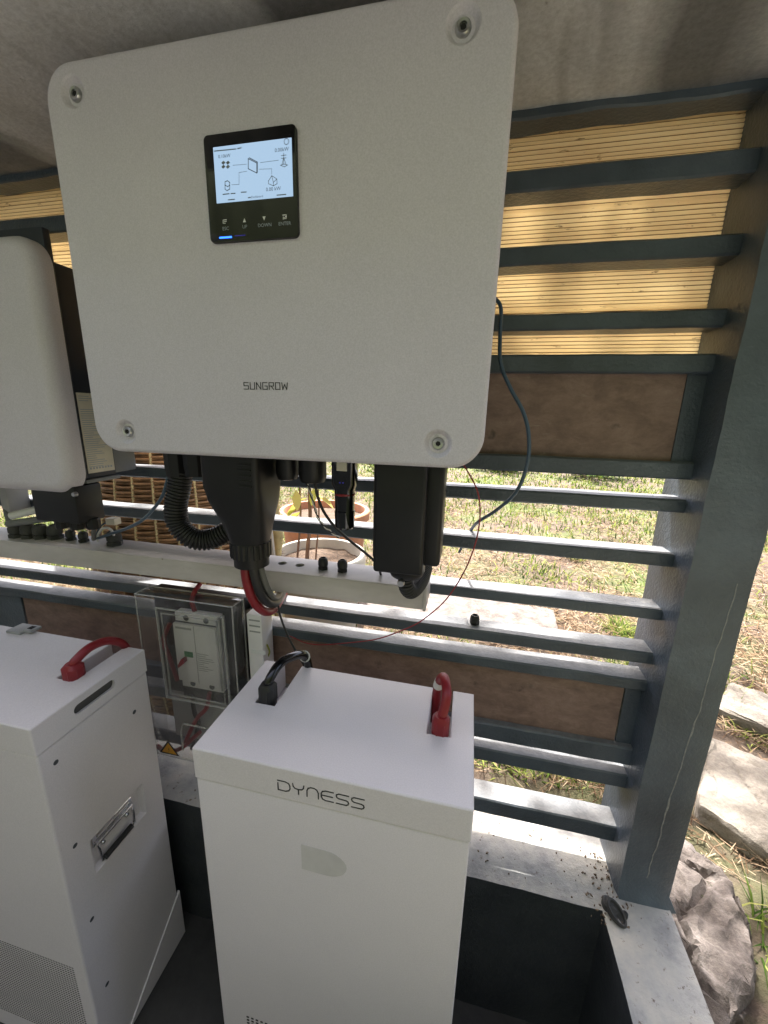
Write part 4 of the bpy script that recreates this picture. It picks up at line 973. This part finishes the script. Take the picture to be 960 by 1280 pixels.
def stems():
    t = thing('potted_shrub', (PW[0], PW[1], ZG+.45), 'thin stemmed shrub with few yellow green leaves in the pale planter', 'shrub')
    mb = MB(); lf = MB(); random.seed(3); zs = ZG+.455
    for px, w_, in ((384, .0105), (372, .006), (395, .0045)):
        q = at(px, 694, 1.55); tp = at(px+3, 600, 1.50); pts = spline([(q.x, q.y, zs-.03), (q.x, q.y, q.z), ((q.x+tp.x)/2+.006, 1.53, (q.z+tp.z)/2), (tp.x, tp.y, tp.z), (tp.x+.02, tp.y+.02, tp.z+.25)], 5)
        mb.tube(pts, [w_*(1-.4*i/len(pts)) for i in range(len(pts))], 8)
        for _ in range(7):
            p = pts[random.randrange(len(pts)//2, len(pts))]; a = random.uniform(0, 6.28)
            leaf(lf, p, Vector((math.cos(a), math.sin(a), random.uniform(-.3, .5))), random.uniform(.06, .11), random.uniform(.012, .02), droop=.5)
    q = at(370, 612, 1.42); leaf(lf, q, Vector((.15, -.2, -1)), .085, .02, up=Vector((0,1,0)), droop=.05)
    q = at(392, 610, 1.42); leaf(lf, q, Vector((-.05, -.2, -1)), .07, .016, up=Vector((0,1,0)), droop=.05)
    obj('stem', mb, 'bark', t); obj('leaves', lf, 'leaf_yellow', t)
stems()
def fuzzy():
    q = at(346, 650, 1.30); t = thing('fuzzy_stalk', (q.x, 1.30, ZG-.01), 'fuzzy golden stalk standing beside the pale planter', 'plant')
    random.seed(9); mb = MB(); core = MB()
    P = spline([(q.x-.01, 1.30, ZG-.02), (q.x-.005, 1.30, -.75), (q.x, 1.30, -.45), (q.x-.015, 1.31, -.15), (q.x-.02, 1.31, .0)], 10)
    core.tube(P, [.018+.006*math.sin(i) for i in range(len(P))], 10); obj('stalk', core, 'cane', t)
    for _ in range(3500):
        p = P[random.randrange(len(P)-1)]+Vector((0, 0, random.uniform(-.02, .02))); a = random.uniform(0, 6.28); d = Vector((math.cos(a), math.sin(a), random.uniform(-.8, .8))).normalized()
        s_ = d.orthogonal().normalized()*.0009; e = p+d*random.uniform(.022, .036); mb.add([p+s_, p-s_, e], [(0, 1, 2)])
    o = obj('bristles', mb, 'straw_dry', t, fix=False); o['kind'] = 'stuff'
fuzzy()
pc = at(341, 690, 1.24); tag(obj('leaning_stake', MB().tube([(pc.x+.045, 1.24, ZG-.02), (pc.x, 1.24, pc.z), (pc.x-.02, 1.24, pc.z+.28)], .0085, 8), 'ceramic_white'), 'thin pale stake leaning beside the fuzzy golden stalk', 'stake')

# grass, straw, far plants
def blades(name, mat, label, cat, count, region, L, W_, flat_, mask, seed):
    random.seed(seed); vs = []; fs = []; k = 0; tries = 0
    while k < count and tries < count*12:
        tries += 1
        y = region[2]*(region[3]/region[2])**random.random(); x = random.uniform(region[0], region[1])*y
        if x < .48 and y < .9: continue
        m_ = mask(x, y)
        if random.random() > m_: continue
        p = Vector((x, y, 0)); z = ZG+.030*noise.noise(p*1.3)+.014*noise.noise(p*5)
        l = random.uniform(*L)*(.7+.6*min(1, y/4)); w_ = random.uniform(*W_)*(.5+.6*y); a = random.uniform(0, 6.28)
        h = random.uniform(*flat_); d = Vector((math.cos(a)*(1-h), math.sin(a)*(1-h), h)).normalized(); s_ = Vector((-math.sin(a), math.cos(a), 0))*w_
        b = Vector((x, y, z-.006 if h > .3 else z+random.uniform(.004, .022))); md = b+d*l*.55; e = b+d*l+Vector((math.cos(a), math.sin(a), -.5))*l*.18*(1 if h > .3 else .1)
        o = len(vs); vs += [b+s_, b-s_, md+s_*.8, md-s_*.8, e]; fs += [(o, o+1, o+3, o+2), (o+2, o+3, o+4)]; k += 1
    mb = MB().add(vs, fs); ob_ = obj(name, mb, mat, fix=False); tag(ob_, label, cat, kind='stuff')
def slabfree(x, y):
    if .62 < x < 1.4 and .78 < y < 1.5 and abs((y-1.2)+(x-.95)*.45) < .26: return 0
    if -.6 < x < .36 and 1.9 < y < 2.28: return 0
    if x < .82 and y < 1.05: return 0
    return 1
gn = lambda x, y: noise.noise(Vector((x*1.6, y*1.6, 3)))
blades('grass', 'grass_green', 'green and yellowing grass patches on the ground outside', 'grass', 60000, (-1.9, 1.2, 1.0, 11), (.03, .085), (.0010, .0024), (.2, .9),
       lambda x, y: slabfree(x, y)*(min(1, max(.02, .15+1.6*gn(x, y))) if y < 3.8 else min(1, .35+(y-3.8)*.3)), 11)
blades('dry_straw', 'straw_dry', 'dry straw and dead grass littering the earth outside', 'straw', 90000, (-1.9, 1.2, .9, 7), (.02, .08), (.0006, .0014), (-.05, .25),
       lambda x, y: (.12+.88*slabfree(x, y))*min(1, max(.12, .5-1.3*gn(x, y))), 12)
def tuft(x, y, n_, L, label, mat='grass_green', sd_=1):
    random.seed(sd_); mb = MB()
    for _ in range(n_):
        a = random.uniform(0, 6.28); p = Vector((x+random.gauss(0, .025), y+random.gauss(0, .025), ZG-.02)); h = random.uniform(.5, 1.5)
        d = Vector((math.cos(a), math.sin(a), h)).normalized(); s_ = Vector((-math.sin(a), math.cos(a), 0))*.0022; l = random.uniform(.5, 1)*L
        e = p+d*l*.6; f_ = p+d*l+Vector((math.cos(a), math.sin(a), -.8))*l*.2
        mb.add([p+s_, p-s_, e+s_*.8, e-s_*.8, f_], [(0, 1, 3, 2), (2, 3, 4)])
    tag(obj('grass_tuft', mb, mat, fix=False), label, 'grass tuft', 'grass tufts outside')
for i, (px, py, n_, L, lb2) in enumerate(((938, 920, 70, .10, 'green grass tuft in the joint between the two stone slabs'), (948, 1165, 80, .13, 'grass tuft beside the rough boulder on bare earth'), (775, 790, 160, .16, 'bright grass tuft beside the post above the loose nut slat'),
        (720, 700, 90, .14, 'small grass tuft on straw seen through the slats beside the post'), (600, 670, 110, .16, 'pale grass tuft behind the blue grey cable end'))):
    q = atz(px, py, ZG); tuft(q.x, q.y, n_, L, lb2, sd_=20+i)
def shrub(x, y, r, h, label, sd_, mat='leaf_green'):
    random.seed(sd_); t = thing('leafy_shrub', (x, y, ZG-.03), label, 'shrub', 'shrubs at the edge of the grass'); lf = MB(); st = MB()
    for _ in range(26):
        a = random.uniform(0, 6.28); rr = r*math.sqrt(random.random()); tp = Vector((x+rr*math.cos(a), y+rr*math.sin(a), ZG+h*random.uniform(.5, 1)))
        P = spline([(x+rr*.3*math.cos(a), y+rr*.3*math.sin(a), ZG-.03), (x+rr*.7*math.cos(a), y+rr*.7*math.sin(a), ZG+h*.4), tp], 4); st.tube(P, .006, 5)
        for _ in range(34):
            p = P[random.randrange(2, len(P))]+Vector((random.gauss(0, .05), random.gauss(0, .05), random.gauss(0, .05))); b = random.uniform(0, 6.28)
            leaf(lf, p, Vector((math.cos(b), math.sin(b), random.uniform(-.2, .7))), random.uniform(.06, .12), random.uniform(.014, .026))
    obj('stem', st, 'bark', t); obj('leaves', lf, mat, t, fix=False)
shrub(.7, 8.6, .7, .55, 'low broadleaf shrub at the far edge of the grass', 41)
shrub(2.3, 8.2, .8, .55, 'low broadleaf shrub beyond the grass towards the post', 42)
shrub(4.2, 9.0, 1.0, .9, 'rounded shrub beyond the grass outside past the post', 43)
shrub(-1.2, 6.5, .8, .7, 'green shrub behind the terracotta pot across the grass', 44)
shrub(-3.4, 3.4, .7, .6, 'green shrub beyond the rounded inverter outside the slats', 45, 'leaf_yellow')

# unseen tree, added so its crown dapples the slats and the near ground
def tree():
    random.seed(77); X, Y = 2.75, 2.6; t = thing('shade_tree', (X, Y, ZG-.05), 'unseen spreading tree added beyond the post to shade the slats', 'tree')
    tr = MB(); lf = MB()
    T = spline([(X, Y, ZG-.05), (X-.05, Y, .0), (X-.2, Y+.05, .9), (X-.45, Y+.05, 1.5)], 6); tr.tube(T, [.14-.05*i/len(T) for i in range(len(T))], 10)
    for i in range(16):
        e = Vector((random.uniform(-2.2, 2.9), 2.45+random.uniform(-.75, .8), random.uniform(1.75, 2.75))); b = T[-1-random.randrange(6)]
        P = spline([b, b.lerp(e, .4)+Vector((0, 0, random.uniform(.1, .3))), b.lerp(e, .75)+Vector((random.gauss(0, .1), random.gauss(0, .08), .05)), e], 7)
        tr.tube(P, [.04-.034*j/len(P) for j in range(len(P))], 6)
    for _ in range(2100):
        while 1:
            u = Vector((random.uniform(-1, 1), random.uniform(-1, 1), random.uniform(-1, 1)))
            if u.length < 1: break
        p = Vector((.35+2.6*u.x, 2.45+.95*u.y, 2.2+.62*u.z))
        if noise.noise(p*2.3) < -.22: continue
        b = random.uniform(0, 6.28); leaf(lf, p, Vector((math.cos(b), math.sin(b), random.uniform(-.5, .4))), random.uniform(.07, .13), random.uniform(.018, .032))
    obj('trunk', tr, 'bark', t); obj('crown', lf, 'leaf_green', t, fix=False)
tree()

def grit():
    random.seed(5); mb = MB()
    for _ in range(230):
        if random.random() < .6: x = random.uniform(-.70, .37); y = random.uniform(.69, .83)
        else: x = random.gauss(.36, .025); y = random.uniform(.66, .80)
        if x > .335 and y < .60: continue
        if x > .372 and y > .72: continue
        r = random.uniform(.0006, .0022); a = random.uniform(0, 3.14); c, s_ = math.cos(a), math.sin(a); l = random.uniform(1, 2.6)
        p = [(x+c*r*l, y+s_*r*l), (x-s_*r, y+c*r), (x-c*r*l, y-s_*r*l), (x+s_*r, y-c*r)]
        mb.prism(p, FZ(ZK-.001), 0, random.uniform(.0015, .004))
    tag(obj('grit', mb, 'sill_grit', fix=False), 'brown grit and crumbs scattered on the kerb top under the slats', 'grit', kind='stuff')
plain('sill_grit', (.17, .125, .085), .9, var=.6, vs=90)
grit()
